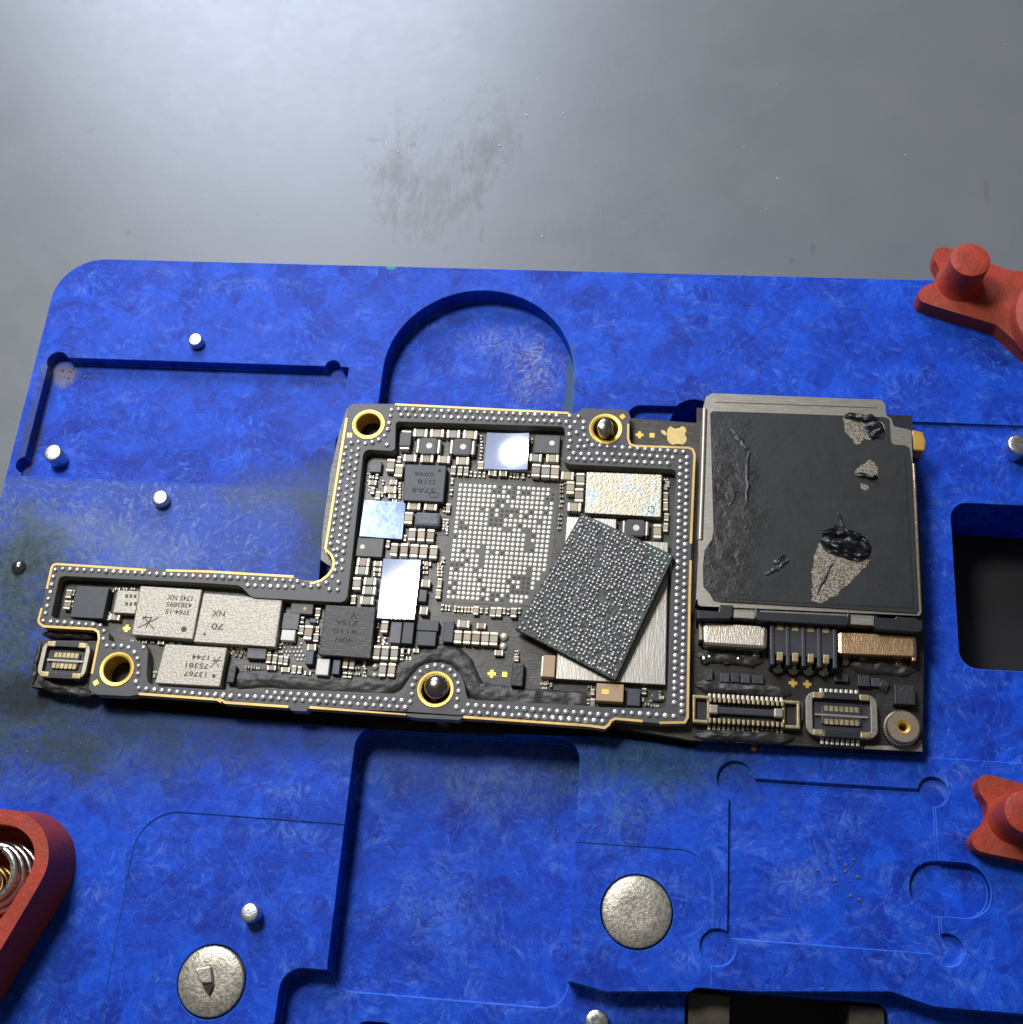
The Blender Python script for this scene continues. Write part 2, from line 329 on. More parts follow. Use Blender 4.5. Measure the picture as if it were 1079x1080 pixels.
# ------------------------------------------------------------------ mesh helpers
class MB:
    def __init__(s): s.v = []; s.f = []; s.m = []; s.mi = 0
    def mat(s, i): s.mi = i; return s
    def add(s, vs, fs):
        b = len(s.v); s.v += [tuple(v) for v in vs]
        for f in fs: s.f.append(tuple(b + i for i in f)); s.m.append(s.mi)
        return s
    def prism(s, outer, z0, z1, holes=(), top=None):
        """top: optional function of (x, y) for the height of the upper face"""
        loops = [list(outer)] + [list(h) for h in holes]
        tris = tessellate_polygon([[Vector((x, y, 0)) for x, y in lp] for lp in loops])
        pts = [p for lp in loops for p in lp]; n = len(pts)
        vs = [(x, y, top(x, y) if top else z1) for x, y in pts] + [(x, y, z0) for x, y in pts]
        fs = []
        for t in tris:
            a, b, c = t
            A, B, C = pts[a], pts[b], pts[c]
            if (B[0] - A[0]) * (C[1] - A[1]) - (B[1] - A[1]) * (C[0] - A[0]) < 0: a, b, c = c, b, a
            fs.append((a, b, c)); fs.append((c + n, b + n, a + n))
        o = 0
        for k, lp in enumerate(loops):
            ar = sum(lp[i][0] * lp[(i + 1) % len(lp)][1] - lp[(i + 1) % len(lp)][0] * lp[i][1] for i in range(len(lp)))
            for i in range(len(lp)):
                a, b = o + i, o + (i + 1) % len(lp)
                q = (a, a + n, b + n, b)
                if (ar < 0) != (k > 0): q = q[::-1]
                fs.append(q)
            o += len(lp)
        return s.add(vs, fs)
    def box(s, x0, x1, y0, y1, z0, z1):
        return s.add([(x0, y0, z0), (x1, y0, z0), (x1, y1, z0), (x0, y1, z0), (x0, y0, z1), (x1, y0, z1), (x1, y1, z1), (x0, y1, z1)],
                     [(3, 2, 1, 0), (4, 5, 6, 7), (0, 1, 5, 4), (1, 2, 6, 5), (2, 3, 7, 6), (3, 0, 4, 7)])
    def lathe(s, c, prof, n=40, close=True):
        """prof: (r, z) from the bottom up"""
        vs = []; fs = []
        for r, z in prof:
            for i in range(n):
                a = 2 * math.pi * i / n
                vs.append((c[0] + r * math.cos(a), c[1] + r * math.sin(a), z))
        for j in range(len(prof) - 1):
            for i in range(n):
                k = (i + 1) % n
                fs.append((j * n + i, j * n + k, (j + 1) * n + k, (j + 1) * n + i))
        if close:
            fs.append(tuple(range(n))[::-1]); fs.append(tuple((len(prof) - 1) * n + i for i in range(n)))
        return s.add(vs, fs)
    def tube(s, path, r, n=10):
        path = [Vector(p) for p in path]; vs = []; fs = []
        for i, p in enumerate(path):
            t = (path[min(i + 1, len(path) - 1)] - path[max(i - 1, 0)]).normalized()
            u = t.cross(Vector((0, 0, 1)))
            if u.length < 1e-4: u = t.cross(Vector((0, 1, 0)))
            u.normalize(); w = u.cross(t)
            for k in range(n):
                a = 2 * math.pi * k / n
                vs.append(p + u * (r * math.cos(a)) + w * (r * math.sin(a)))
        for i in range(len(path) - 1):
            for k in range(n):
                q = (k + 1) % n
                fs.append((i * n + k, (i + 1) * n + k, (i + 1) * n + q, i * n + q))
        fs.append(tuple(range(n))); fs.append(tuple((len(path) - 1) * n + k for k in range(n))[::-1])
        return s.add(vs, fs)
    def ribbon(s, path, w0, w1, z0, z1):
        """strip along a polyline, from w0 to w1 to its left"""
        p = [Vector(q) for q in path]; L = []; R = []
        for i in range(len(p)):
            d0 = (p[i] - p[i - 1]).normalized() if i else None
            d1 = (p[i + 1] - p[i]).normalized() if i < len(p) - 1 else None
            d0 = d0 or d1; d1 = d1 or d0
            n0 = Vector((-d0.y, d0.x)); n1 = Vector((-d1.y, d1.x)); b = (n0 + n1)
            b = b / max(.5, b.dot(n0)) if b.length > 1e-6 else n0
            L.append(p[i] + b * w1); R.append(p[i] + b * w0)
        n = len(p)
        vs = [(q.x, q.y, z1) for q in L] + [(q.x, q.y, z1) for q in R] + [(q.x, q.y, z0) for q in L] + [(q.x, q.y, z0) for q in R]
        fs = []
        for i in range(n - 1):
            fs += [(n + i, n + i + 1, i + 1, i), (i, i + 1, 2 * n + i + 1, 2 * n + i), (n + i + 1, n + i, 3 * n + i, 3 * n + i + 1)]
        fs += [(0, 2 * n, 3 * n, n), (n - 1, 2 * n - 1, 4 * n - 1, 3 * n - 1)]
        return s.add(vs, fs)
    def dome(s, c, r, z, h, n=10, rings=4):
        vs = [(c[0], c[1], z + h)]; fs = []
        for j in range(1, rings + 1):
            a = j / rings * math.pi * .62
            for i in range(n):
                b = 2 * math.pi * i / n
                vs.append((c[0] + r * math.sin(a) * math.cos(b), c[1] + r * math.sin(a) * math.sin(b), z + h * (math.cos(a) + .37) / 1.37))
        for i in range(n): fs.append((0, 1 + i, 1 + (i + 1) % n))
        for j in range(rings - 1):
            for i in range(n):
                k = (i + 1) % n; o = 1 + j * n
                fs.append((o + i, o + n + i, o + n + k, o + k))
        return s.add(vs, fs)
    def mesh(s, name, mats, smooth=0.0, recalc=True):
        me = bpy.data.meshes.new(name); me.from_pydata(s.v, [], s.f)
        for m in mats: me.materials.append(m)
        if len(mats) > 1: me.polygons.foreach_set('material_index', s.m)
        if recalc:
            bm = bmesh.new(); bm.from_mesh(me); bmesh.ops.recalc_face_normals(bm, faces=bm.faces[:]); bm.to_mesh(me); bm.free()
        if smooth:
            me.polygons.foreach_set('use_smooth', [True] * len(me.polygons))
            me.set_sharp_from_angle(angle=math.radians(smooth))
        me.update(); return me
    def build(s, name, mat, parent=None, smooth=0.0, bevel=0.0, seg=2, recalc=True):
        mats = mat if isinstance(mat, (list, tuple)) else [mat]
        o = bpy.data.objects.new(name, s.mesh(name, mats, smooth, recalc)); link(o, parent)
        if bevel: bev(o, bevel, seg)
        return o
def bev(o, w, seg=2, ang=35):
    b = o.modifiers.new('edge', 'BEVEL'); b.width = w; b.segments = seg; b.limit_method = 'ANGLE'; b.angle_limit = math.radians(ang)
    return o
BASE = {}
def link(o, parent=None):
    COL.objects.link(o)
    if parent is not None:
        o.parent = parent
        loc = BASE.get(parent.name)
        if loc is not None: o.matrix_parent_inverse = Matrix.Translation(-Vector(loc))
    return o
def thing(name, label, cat, loc, group=None, world_children=True):
    o = bpy.data.objects.new(name, None); COL.objects.link(o); o.location = loc; o.empty_display_size = .1
    o['label'] = label; o['category'] = cat
    if group: o['group'] = group
    if world_children: BASE[o.name] = loc
    return o
def tag(o, label=None, cat=None, group=None, kind=None):
    for k, v in (('label', label), ('category', cat), ('group', group), ('kind', kind)):
        if v: o[k] = v
    return o
def rnd(pts, r, n=6):
    """round every corner of a polygon; r a number or a list"""
    out = []; N = len(pts)
    for i in range(N):
        p = Vector(pts[i]); a = Vector(pts[i - 1]); b = Vector(pts[(i + 1) % N])
        rr = r[i] if isinstance(r, (list, tuple)) else r
        u = (a - p); v = (b - p); lu, lv = u.length, v.length
        if rr <= 0 or lu < 1e-9 or lv < 1e-9: out.append((p.x, p.y)); continue
        u /= lu; v /= lv
        ang = u.angle(v)
        if ang > 3.05: out.append((p.x, p.y)); continue
        t = min(rr / math.tan(ang / 2), .48 * lu, .48 * lv); rr2 = t * math.tan(ang / 2)
        c = p + (u + v).normalized() * (rr2 / math.sin(ang / 2))
        s = p + u * t - c; e = p + v * t - c
        a0 = math.atan2(s.y, s.x); a1 = math.atan2(e.y, e.x); d = (a1 - a0 + math.pi) % (2 * math.pi) - math.pi
        for k in range(n + 1):
            q = a0 + d * k / n; out.append((c.x + rr2 * math.cos(q), c.y + rr2 * math.sin(q)))
    return out
def circ(c, r, n=32, ry=None): return [(c[0] + r * math.cos(2 * math.pi * i / n), c[1] + (ry or r) * math.sin(2 * math.pi * i / n)) for i in range(n)]
def size_at(px, py, z, w=0, h=0):
    a = U(px - w / 2, py, z); b = U(px + w / 2, py, z); c = U(px, py - h / 2, z); d = U(px, py + h / 2, z)
    return math.dist(a, b), math.dist(c, d)
def rad(px, py, z, r): return size_at(px, py, z, 2 * r)[0] / 2
def text(name, body, mat, parent, c, z, w=None, h=None, rot=0.0, offset=.0):
    cu = bpy.data.curves.new(name, 'FONT'); cu.body = body; cu.resolution_u = 3; cu.offset = offset
    t = bpy.data.objects.new(name, cu); COL.objects.link(t)
    dg = bpy.context.evaluated_depsgraph_get()
    me = bpy.data.meshes.new_from_object(t.evaluated_get(dg)); bpy.data.objects.remove(t)
    vs = [v.co.copy() for v in me.vertices]
    x0, x1 = min(v.x for v in vs), max(v.x for v in vs); y0, y1 = min(v.y for v in vs), max(v.y for v in vs)
    sx = w / (x1 - x0) if w else None; sy = h / (y1 - y0) if h else None
    sx = sx or sy; sy = sy or sx
    R = Matrix.Rotation(rot, 2)
    for v in me.vertices:
        q = R @ Vector(((v.co.x - (x0 + x1) / 2) * sx, (v.co.y - (y0 + y1) / 2) * sy))
        v.co = (c[0] + q.x, c[1] + q.y, z)
    me.materials.clear(); me.materials.append(mat)
    return link(bpy.data.objects.new(name, me), parent)

# ================================================================== TABLE
o = MB().box(-40, 40, -12, 60, ZT - .5, ZT).build('table_surface', M['table'])
tag(o, 'grey satin workbench top with dark smudges behind the blue fixture', 'table', kind='structure')

# ================================================================== FIXTURE PLATE
fix = thing('repair_fixture', 'blue composite repair fixture with milled pockets, steel pins and round magnets', 'repair fixture', (0, 0, ZT))
xl = U(27, 420)[0]; yt = U(540, 284)[1]
outer = rnd([(xl, -7), (7.2, -7), (7.2, yt), (xl, yt)], [.2, .2, .3, .36], 12)
plate = MB().prism(outer, -.6, 0).build('plate', M['plate'], fix)
cutters = []
def cut(poly, depth, top=.6):
    mb = MB().prism(poly, -depth, top)
    c = mb.build('cutter', M['plate']); cutters.append(c)
def pxpoly(pts, z=0.0): return UL(pts, z)
def rect_px(l, r, t, b, z=0.0):
    """axis aligned pocket from four edge-midpoint pixels"""
    x0 = U(*l, z)[0]; x1 = U(*r, z)[0]; y1 = U(*t, z)[1]; y0 = U(*b, z)[1]
    return [(x0, y0), (x1, y0), (x1, y1), (x0, y1)]
# left pocket with dog-bone corners
A = rect_px((38, 435), (359, 450), (200, 381.5), (170, 508))
cut(A, .10)
for cpx, r in (((60.5, 381), 11), ((25.5, 490), 9), ((351, 387), 8)):
    cut(circ(U(*cpx), rad(*cpx, 0, r), 20), .10)
# thumb arc behind the board
ac = U(503, 400); ar = rad(503, 400, 0, 101)
ayc = U(500, 306)[1]
acy = ayc - ar
pts = [(ac[0] + ar * math.cos(a), acy + ar * math.sin(a)) for a in [math.pi * i / 40 for i in range(41)]] + [(ac[0] - ar, U(400, 600)[1]), (ac[0] + ar, U(600, 600)[1])]
cut(pts, .155)
# bed strip at the right of the card reader
xr0 = U(735, 600)[0]
cut([(xr0, U(900, 793)[1]), (7.3, U(900, 795)[1]), (7.3, U(1030, 447)[1]), (xr0, U(1030, 447)[1])], .028)
# slot by the gold logo, with a round hole
S = pxpoly([(663, 427), (738, 429), (738, 480), (660, 480)])
cut(rnd(S, [.09, .0, 0, 0], 6), .075)
hc = U(732, 449, -.07); cut(circ(hc, rad(732, 449, -.07, 26), 28), .7)
# hollow under the board (hidden, shows as dark gap beside the frame)
cut(rnd(pxpoly([(352, 452), (700, 460), (735, 500), (738, 789), (640, 777), (430, 771), (240, 757), (112, 746), (102, 715), (330, 690), (338, 590)]), .04, 4), .13)
# deep rectangular pocket below the board
B = rect_px((366, 850), (606, 900), (500, 772), (470, 1054))
xb0, yb0, xb1, yb1 = B[0][0], B[0][1], B[2][0], B[2][1]
cut(rnd([(xb0, yb0), (xb1, yb0), (xb1, yb1), (xb0, yb1)], .14, 8), .20)
# low step along the near edge
ye = U(330, 1022)[1]
x5 = U(293, 1050)[0]; x5b = U(616, 1030)[0]
step = [(x5, -7.1), (7.3, -7.1), (7.3, U(1079, 1071)[1]), (U(985, 1060)[0], U(985, 1062)[1]), (U(940, 1046)[0], U(940, 1046)[1]), (U(640, 1046)[0], U(640, 1046)[1]), (U(604, 1030)[0], U(604, 1036)[1]), (xb0 + .02, ye), (x5, ye)]
cut(rnd(step, [0, 0, 0, .1, .1, .05, .03, 0, .13], 6), .165)
# shallow recess at lower right with dog-bones
Rr = rect_px((768, 910), (989.5, 918), (880, 826.5), (880, 998))
cut(Rr, .032)
for cpx, r in (((776, 822), 20), ((984.5, 835), 16), ((757, 999), 19), ((1000, 1002), 17)):
    cut(circ(U(*cpx), rad(*cpx, 0, r), 26), .032)
oc = rect_px((961, 940), (1045, 940), (1003, 909), (1003, 967))
cut(rnd(oc, .16, 8), .07)
# almost flush stepped areas
s1 = [U(106, 1080), U(133, 940), U(137, 925)]
cut(rnd([(U(120, 1000)[0], -7.1), (xb0 + .05, -7.1), (xb0 + .05, U(340, 868)[1]), (U(128, 960)[0], U(240, 860)[1])], [0, 0, 0, .26], 10), .007)
cut(rnd([(xb1 - .05, -7.1), (U(751, 1000)[0], -7.1), (U(751, 960)[0], U(690, 894)[1]), (xb1 - .05, U(690, 894)[1])], [0, 0, .2, 0], 10), .007)
# through holes
H = rect_px((1009, 620), (1079, 620), (1050, 530), (1050, 705)); H = [(H[0][0], H[0][1]), (H[0][0] + 1.3, H[0][1]), (H[0][0] + 1.3, H[2][1]), (H[0][0], H[2][1])]
cut(rnd(H, .11, 8), .7)
H2 = rect_px((724, 1072), (944, 1072), (840, 1048), (840, 1070)); y2 = U(840, 1050)[1]
cut(rnd([(H2[0][0], y2 - 1.4), (H2[1][0], y2 - 1.4), (H2[1][0], y2), (H2[0][0], y2)], .08, 6), .7)
H3 = U(372, 1076, -.165); H3b = U(424, 1074, -.165)
cut(rnd([(H3[0], H3[1] - 1.2), (H3b[0], H3[1] - 1.2), (H3b[0], H3[1]), (H3[0], H3[1])], .1, 6), .7)
MAG = [((671.5, 961.5), 37.0), ((222.5, 1035), 35.0)]
for c, r in MAG: cut(circ(U(*c), rad(*c, 0, r + 1.6), 48), .08)
for c in cutters:
    b = plate.modifiers.new('cut', 'BOOLEAN'); b.operation = 'DIFFERENCE'; b.object = c; b.solver = 'EXACT'
dg = bpy.context.evaluated_depsgraph_get(); dg.update()
me = bpy.data.meshes.new_from_object(plate.evaluated_get(dg))
plate.modifiers.clear(); old = plate.data; plate.data = me; bpy.data.meshes.remove(old)
for c in cutters: bpy.data.objects.remove(c)
bm = bmesh.new(); bm.from_mesh(me); bmesh.ops.remove_doubles(bm, verts=bm.verts, dist=.0008)
bmesh.ops.dissolve_limit(bm, angle_limit=.01, verts=bm.verts, edges=bm.edges); bm.to_mesh(me); bm.free()
me.materials.clear(); me.materials.append(M['plate']); me.materials.append(M['plate_edge'])
me.polygons.foreach_set('material_index', [0] * len(me.polygons))
me.polygons.foreach_set('use_smooth', [True] * len(me.polygons)); me.set_sharp_from_angle(angle=math.radians(30))
bv = plate.modifiers.new('edge', 'BEVEL'); bv.width = .005; bv.segments = 2; bv.limit_method = 'ANGLE'; bv.angle_limit = math.radians(50); bv.use_clamp_overlap = False; bv.harden_normals = False; bv.material = 1
MB().prism(rnd([(xl + .15, -6.8), (7.0, -6.8), (7.0, yt - .15), (xl + .15, yt - .15)], .3), ZT + .001, -.601).build('hole_dark_sheet', M['shade_black'], fix)  # black sheet added below the plate to keep its through holes dark
MB().prism([(H2[0][0] + .02, y2 - 1.3), (H2[0][0] + .26, y2 - 1.3), (H2[0][0] + .26, y2 - .02), (H2[0][0] + .02, y2 - .02)], -.59, -.19).build('hole_liner', M['beige'], fix, bevel=.01)
MB().prism([(H2[1][0] - .22, y2 - 1.3), (H2[1][0] - .02, y2 - 1.3), (H2[1][0] - .02, y2 - .02), (H2[1][0] - .22, y2 - .02)], -.59, -.19).build('hole_liner', M['beige'], fix, bevel=.01)
MB().prism(pxpoly([(360, 458), (696, 466), (731, 504), (734, 785), (640, 773), (430, 767), (240, 753), (116, 743), (106, 716), (334, 694), (344, 592)])[::-1], -.1295, -.118).build('board_shade_sheet', M['shade_black'], fix)  # black sheet added on the hollow's floor as the board's shadow band
for c_ in ((388.7, 447.8), (123.4, 706)):
    q = U(c_[0], c_[1], .185); MB().lathe(q, [(.135, -.13), (.135, .024), (.12, .027)], 32).build('dark_hole_plug', M['shade_black'], fix, 40)  # black plugs added below two ring holes so no light shows through
# pins
def pin(top_px, r, ztop, zbase, mat='pinwhite', name='locating_pin', label=None):
    c = U(*top_px, ztop); R = rad(*top_px, ztop, r)
    p = MB().lathe(c, [(R * 1.0, zbase - .05), (R * 1.0, ztop - .2 * R), (R * .93, ztop - .06 * R), (R * .80, ztop), (R * .3, ztop + .01 * R)], 32).build(name, M[mat], fix, 40)
    if label: p['label'] = label
    return p
pin((205.5, 357.5), 7.4, .065, 0); pin((55, 477), 9.3, .03, -.1); pin((168.3, 524.5), 8.4, .065, 0)
pin((262.8, 962.5), 9.8, .10, -.01, 'pinwhite'); pin((629, 1078), 13, .02, -.165, 'steel')
pin((1075, 468), 12, .10, -.03, 'steel')
# small glossy blob of a recessed pin at the left edge
c = U(18, 597, .03); MB().dome(c, rad(18, 597, .03, 8), -.02, .06, 20, 6).build('pin_head', M['darksteel'], fix, 60)
# board holding pins through the plated holes
def postpin(px, r, zt, dome=False):
    c = U(*px, zt); R = rad(*px, zt, r)
    prof = [(R, -.1), (R, zt - R * .9), (R * .96, zt - R * .5), (R * .8, zt - R * .2), (R * .5, zt - .04 * R), (R * .12, zt)]
    if not dome: prof = [(R * 1.25, -.1), (R * 1.25, zt - .12), (R, zt - .09), (R, zt - .03), (R * .8, zt - .006), (R * .25, zt)]
    MB().lathe(c, prof, 36).build('locating_pin', M['darksteel'], fix, 50)
postpin((638.4, 447), 8.2, .30); postpin((459, 722), 13, .27, True)
for i, (c, r) in enumerate(MAG):
    p = U(*c); R = rad(*c, 0, r)
    g = MB().lathe(p, [(R, -.078), (R, -.004), (R * .985, .004), (R * .95, .008), (R * .4, .008)], 56).build('magnet', M['magnet'], fix, 40)
    if i == 1:
        q = U(215, 1028, .02)
        MB().prism([(q[0] - .055, q[1] + .03), (q[0] - .005, q[1] - .05), (q[0] + .065, q[1] - .04), (q[0] + .04, q[1] + .05)], .009, .045).build('nub', M['magnet'], g, bevel=.008)
        MB().prism([(q[0] + .01, q[1] - .07), (q[0] + .05, q[1] - .11), (q[0] + .07, q[1] - .05)], .009, .03).build('nub', M['darksteel'], g)

# ================================================================== LOGIC BOARD
LB = thing('logic_board', 'black phone logic board with grey solder-dotted frame, chips and card reader on the blue fixture', 'circuit board', (0, 0, 0))
# ---- outlines read off the photograph
fr_out = (PL(2, (150, 150), (175, 138), (415, 140)) + PL(3, (392, 172), (408, 178), (440, 170), (462, 150), (680, 155), (703, 172), (714, 205), (702, 230), (702, 308), (712, 334), (735, 342), (1015, 352), (1036, 362), (1046, 390))
          + PL(7, (852, 150), (846, 400), (837, 975), (822, 1002), (700, 1004), (490, 984), (472, 994), (462, 1012), (440, 1028)) + PL(6, (1079, 1010), (432, 966), (410, 980), (385, 977), (200, 968), (150, 960), (130, 944))
          + PL(5, (1020, 903), (522, 866), (505, 884), (430, 880), (412, 864), (85, 842), (62, 826)) + PL(4, (995, 838), (975, 826), (570, 797), (520, 806), (350, 797), (322, 782), (310, 760), (362, 505), (358, 475), (336, 462), (78, 448), (55, 432), (48, 415),
             (70, 345), (118, 138), (128, 124), (146, 119)) + PL(5, (0, 158), (440, 184), (470, 198), (500, 214), (540, 217), (580, 205), (615, 178), (640, 145), (645, 110), (634, 80), (612, 55)) + PL(2, (24, 985), (14, 962), (135, 220)))
fr_in = (PL(2, (418, 252), (432, 240)) + PL(3, (355, 245), (370, 256), (372, 300), (368, 415), (378, 432), (405, 440), (925, 465), (945, 475), (950, 495)) + PL(7, (762, 180), (738, 905), (728, 930), (640, 932), (405, 926), (385, 918))
         + PL(6, (1079, 905), (470, 873), (455, 862), (449, 840), (440, 790), (420, 742), (372, 697), (330, 682), (286, 679), (240, 688), (205, 706), (165, 752), (145, 800), (135, 835), (110, 855)) + PL(5, (1000, 822), (960, 793), (312, 765), (285, 772), (265, 780), (0, 770))
         + PL(4, (650, 752), (618, 735), (612, 700), (618, 575), (605, 540), (560, 520), (440, 525), (415, 515), (415, 480), (385, 445), (335, 418), (130, 402), (118, 388), (154, 215), (162, 192), (185, 184)) + PL(5, (0, 222), (150, 232), (175, 245), (215, 288), (240, 296), (680, 320), (705, 312), (718, 290), (752, 0))
         + PL(2, (232, 430), (242, 410), (265, 400), (390, 408), (410, 400), (414, 385)))
W_out = UL(fr_out, ZF); W_in = UL(fr_in, ZF)
RINGS = [(P(2, 263, 258), 17.4, 13.2), (P(3, 583, 257), 18.0, 14.0), (P(4, 458, 667), 18.4, 14.6), (P(6, 291, 820), 19.6, 15.8)]
holes = [circ(U(*c, ZF), rad(*c, ZF, ri), 40) for c, ro, ri in RINGS]
# ---- lower circuit board
pcb_px = [(53, 597), (341, 613), (349, 598), (338, 590), (340, 560), (348, 500), (358, 455), (366, 430), (598, 441), (664, 441), (735, 446), (735, 430), (962, 438), (975, 640), (973, 793), (731, 781), (640, 765), (104, 729), (98, 733), (32, 724), (43, 675), (104, 676), (104, 664), (46, 660)]
pcb_out = UL(pcb_px, ZP)
ph = [circ(U(*c, ZF), rad(*c, ZF, ri) * 1.0, 40) for c, ro, ri in RINGS]
MB().prism(pcb_out, .03, ZP, ph).build('circuit_board', M['pcb'], LB, bevel=.006)
# ---- raised frame
fmb = MB().prism(W_out, ZP + .0005, ZF, [W_in] + holes)
nO, nI = len(W_out), len(W_in)
for i, f in enumerate(fmb.f):
    if len(f) == 4: fmb.m[i] = 1
fr = fmb.build('raised_frame', [M['frame'], M['frameside']], LB, bevel=.007, seg=2)
# gold edge plating along the outside of the frame
def idx(p): return min(range(len(fr_out)), key=lambda i: (fr_out[i][0] - p[0]) ** 2 + (fr_out[i][1] - p[1]) ** 2)
def gold_run(pts):
    w = UL(pts, ZF)
    MB().ribbon(w, -.012, .003, ZP + .012, ZF + .002).build('gold_edge', M['goldedge'], LB)
gold_run(PL(2, (415, 140)) + PL(3, (392, 172)))
gold_run(PL(3, (703, 230), (702, 308), (712, 334), (735, 342), (1015, 352), (1036, 362), (1046, 390)) + PL(7, (852, 150)))
gold_run(PL(7, (851, 230), (846, 400), (837, 975), (822, 1002), (700, 1004)))
gold_run(PL(7, (620, 996), (490, 984), (472, 994), (462, 1012), (440, 1028)) + PL(6, (1079, 1010), (435, 966)))
gold_run(PL(6, (130, 945)) + PL(5, (1020, 903), (522, 867)))
gold_run(PL(5, (412, 864), (85, 842), (62, 826)) + PL(4, (995, 838), (975, 826), (570, 797)))
gold_run(PL(4, (325, 690), (362, 505), (358, 475), (336, 462), (78, 448), (55, 432), (48, 415), (66, 350)))
gold_run(PL(4, (92, 250), (118, 138), (128, 124), (146, 119), (610, 150)))
gold_run(PL(4, (712, 152)) + PL(5, (0, 158), (440, 184)))
gold_run(PL(5, (525, 216), (540, 217), (580, 205), (615, 178), (640, 145), (645, 110), (634, 80), (612, 55)) + PL(2, (24, 985), (14, 962), (135, 220)))
for c, ro, ri in RINGS:
    p = U(*c, ZF); Ro = rad(*c, ZF, ro); Ri = rad(*c, ZF, ri)
    MB().lathe(p, [(Ri - .004, ZP - .06), (Ri - .004, ZF + .002), (Ri + .004, ZF + .006), (Ro - .004, ZF + .006), (Ro, ZF + .001)], 56, False).build('gold_ring', M['gold'], LB, 40)
# ---- solder balls on the frame
balls = []
def pts_(c, *l): balls.extend(PL(c, *l))
def row(a, b, n, jit=.0, bow=0):
    for i in range(n):
        t = i / (n - 1); balls.append((a[0] + (b[0] - a[0]) * t + random.uniform(-jit, jit), a[1] + (b[1] - a[1]) * t + random.uniform(-jit, jit)))
row(P(2, 435, 172), P(3, 330, 187), 23); row(P(2, 450, 205), P(3, 380, 222), 24)
pts_(2, (395, 175), (388, 212), (380, 250), (372, 287), (354, 322), (322, 345), (285, 360), (245, 366), (205, 357), (165, 364), (368, 374), (135, 390))
row(P(2, 127, 430), P(2, 48, 940), 14); row(P(2, 168, 412), P(2, 82, 1010), 16); row(P(2, 205, 397), P(2, 120, 985), 16)
pts_(5, (632, 20), (648, 52), (662, 85), (664, 122), (656, 157), (640, 190), (610, 220), (570, 236), (530, 240), (492, 232), (460, 212), (668, 8), (700, 22), (697, 62), (692, 105), (690, 150), (672, 216), (668, 257), (625, 255))
row(P(4, 178, 148), P(4, 1040, 195), 24); row(P(5, 35, 190), P(5, 425, 209), 11); row(P(5, 203, 233), P(5, 438, 243), 7)
pts_(4, (140, 153), (130, 190), (121, 230), (113, 268), (104, 303), (97, 340), (89, 378), (77, 417))
row(P(4, 115, 421), P(4, 372, 441), 8)
pts_(4, (392, 470), (388, 510), (405, 545), (442, 546), (482, 547), (517, 555), (548, 580), (565, 612), (571, 650), (567, 690), (556, 732), (572, 765), (595, 554))
row(P(4, 612, 770), P(4, 1045, 810), 12); row(P(5, 38, 796), P(5, 1018, 866), 25); row(P(5, 303, 787), P(5, 1000, 829), 18)
pts_(5, (1043, 836), (1052, 795), (1056, 752), (1070, 715))
pts_(6, (172, 800), (187, 762), (214, 729), (250, 707), (290, 697), (331, 704), (367, 721), (393, 750), (408, 788), (411, 829), (404, 870), (400, 912), (132, 915), (162, 884))
row(P(6, 435, 936), P(6, 1070, 985), 16); row(P(7, 36, 966), P(7, 430, 994), 11); row(P(6, 460, 901), P(6, 1050, 942), 15); row(P(7, 60, 935), P(7, 450, 965), 11)
row(P(7, 490, 949), P(7, 768, 970), 8)
row(P(3, 970, 425), P(7, 770, 905), 37); row(P(3, 1004, 405), P(7, 806, 950), 39)
row(P(3, 515, 342), P(3, 985, 377), 13); row(P(3, 540, 385), P(3, 930, 405), 11); row(P(3, 395, 411), P(3, 905, 437), 14)
pts_(3, (443, 193), (470, 222), (468, 255), (473, 290), (490, 318), (398, 190), (425, 222), (400, 250), (433, 277), (395, 287), (400, 320), (452, 320), (392, 353), (440, 352), (475, 350), (418, 383), (457, 387), (498, 388))
balls.sort(key=lambda p: -p[1])
BR = .0172
bme = MB().dome((0, 0), BR, 0, .017, 12, 5).mesh('solder_ball', [M['solder']], 80)
for p in balls[:100]:
    o = link(bpy.data.objects.new('solder_ball', bme), LB); q = U(*p, ZF); o.location = (q[0], q[1], ZF - .0015); s = random.uniform(.86, 1.1); o.scale = (s, s, s * random.uniform(.6, 1.1))
mb = MB()
for p in balls[100:]:
    q = U(*p, ZF); s = random.uniform(.86, 1.1); mb.dome(q, BR * s, ZF - .0015, .017 * s * random.uniform(.6, 1.1), 10, 4)
o = mb.build('solder_dots', M['solder'], LB, 80, recalc=False); o['kind'] = 'stuff'
# ---- components
def unit_mesh(name, body, kind):
    mb = MB()
    if kind == 'cap':
        mb.mat(0).box(-.27, .27, -.47, .47, 0, .96); mb.mat(1).box(-.5, -.268, -.5, .5, 0, 1); mb.box(.268, .5, -.5, .5, 0, 1)
    elif kind == 'ind':
        mb.mat(0).box(-.34, .34, -.5, .5, 0, 1); mb.mat(1).box(-.5, -.338, -.46, .46, 0, .9); mb.box(.338, .5, -.46, .46, 0, .9)
    else:
        mb.box(-.5, .5, -.5, .5, 0, 1)
    me = mb.mesh(name, [body, M['tin']] if kind != 'blk' else [body])
    bm = bmesh.new(); bm.from_mesh(me)
    bmesh.ops.bevel(bm, geom=bm.edges[:], offset=.055 if kind != 'blk' else .03, segments=2, affect='EDGES', clamp_overlap=True)
    bm.to_mesh(me); bm.free(); return me
UM = {k: unit_mesh('capacitor', M[k], 'cap') for k in ('capA', 'capB', 'capC', 'capD')}
UI = unit_mesh('inductor', M['capD'], 'ind')
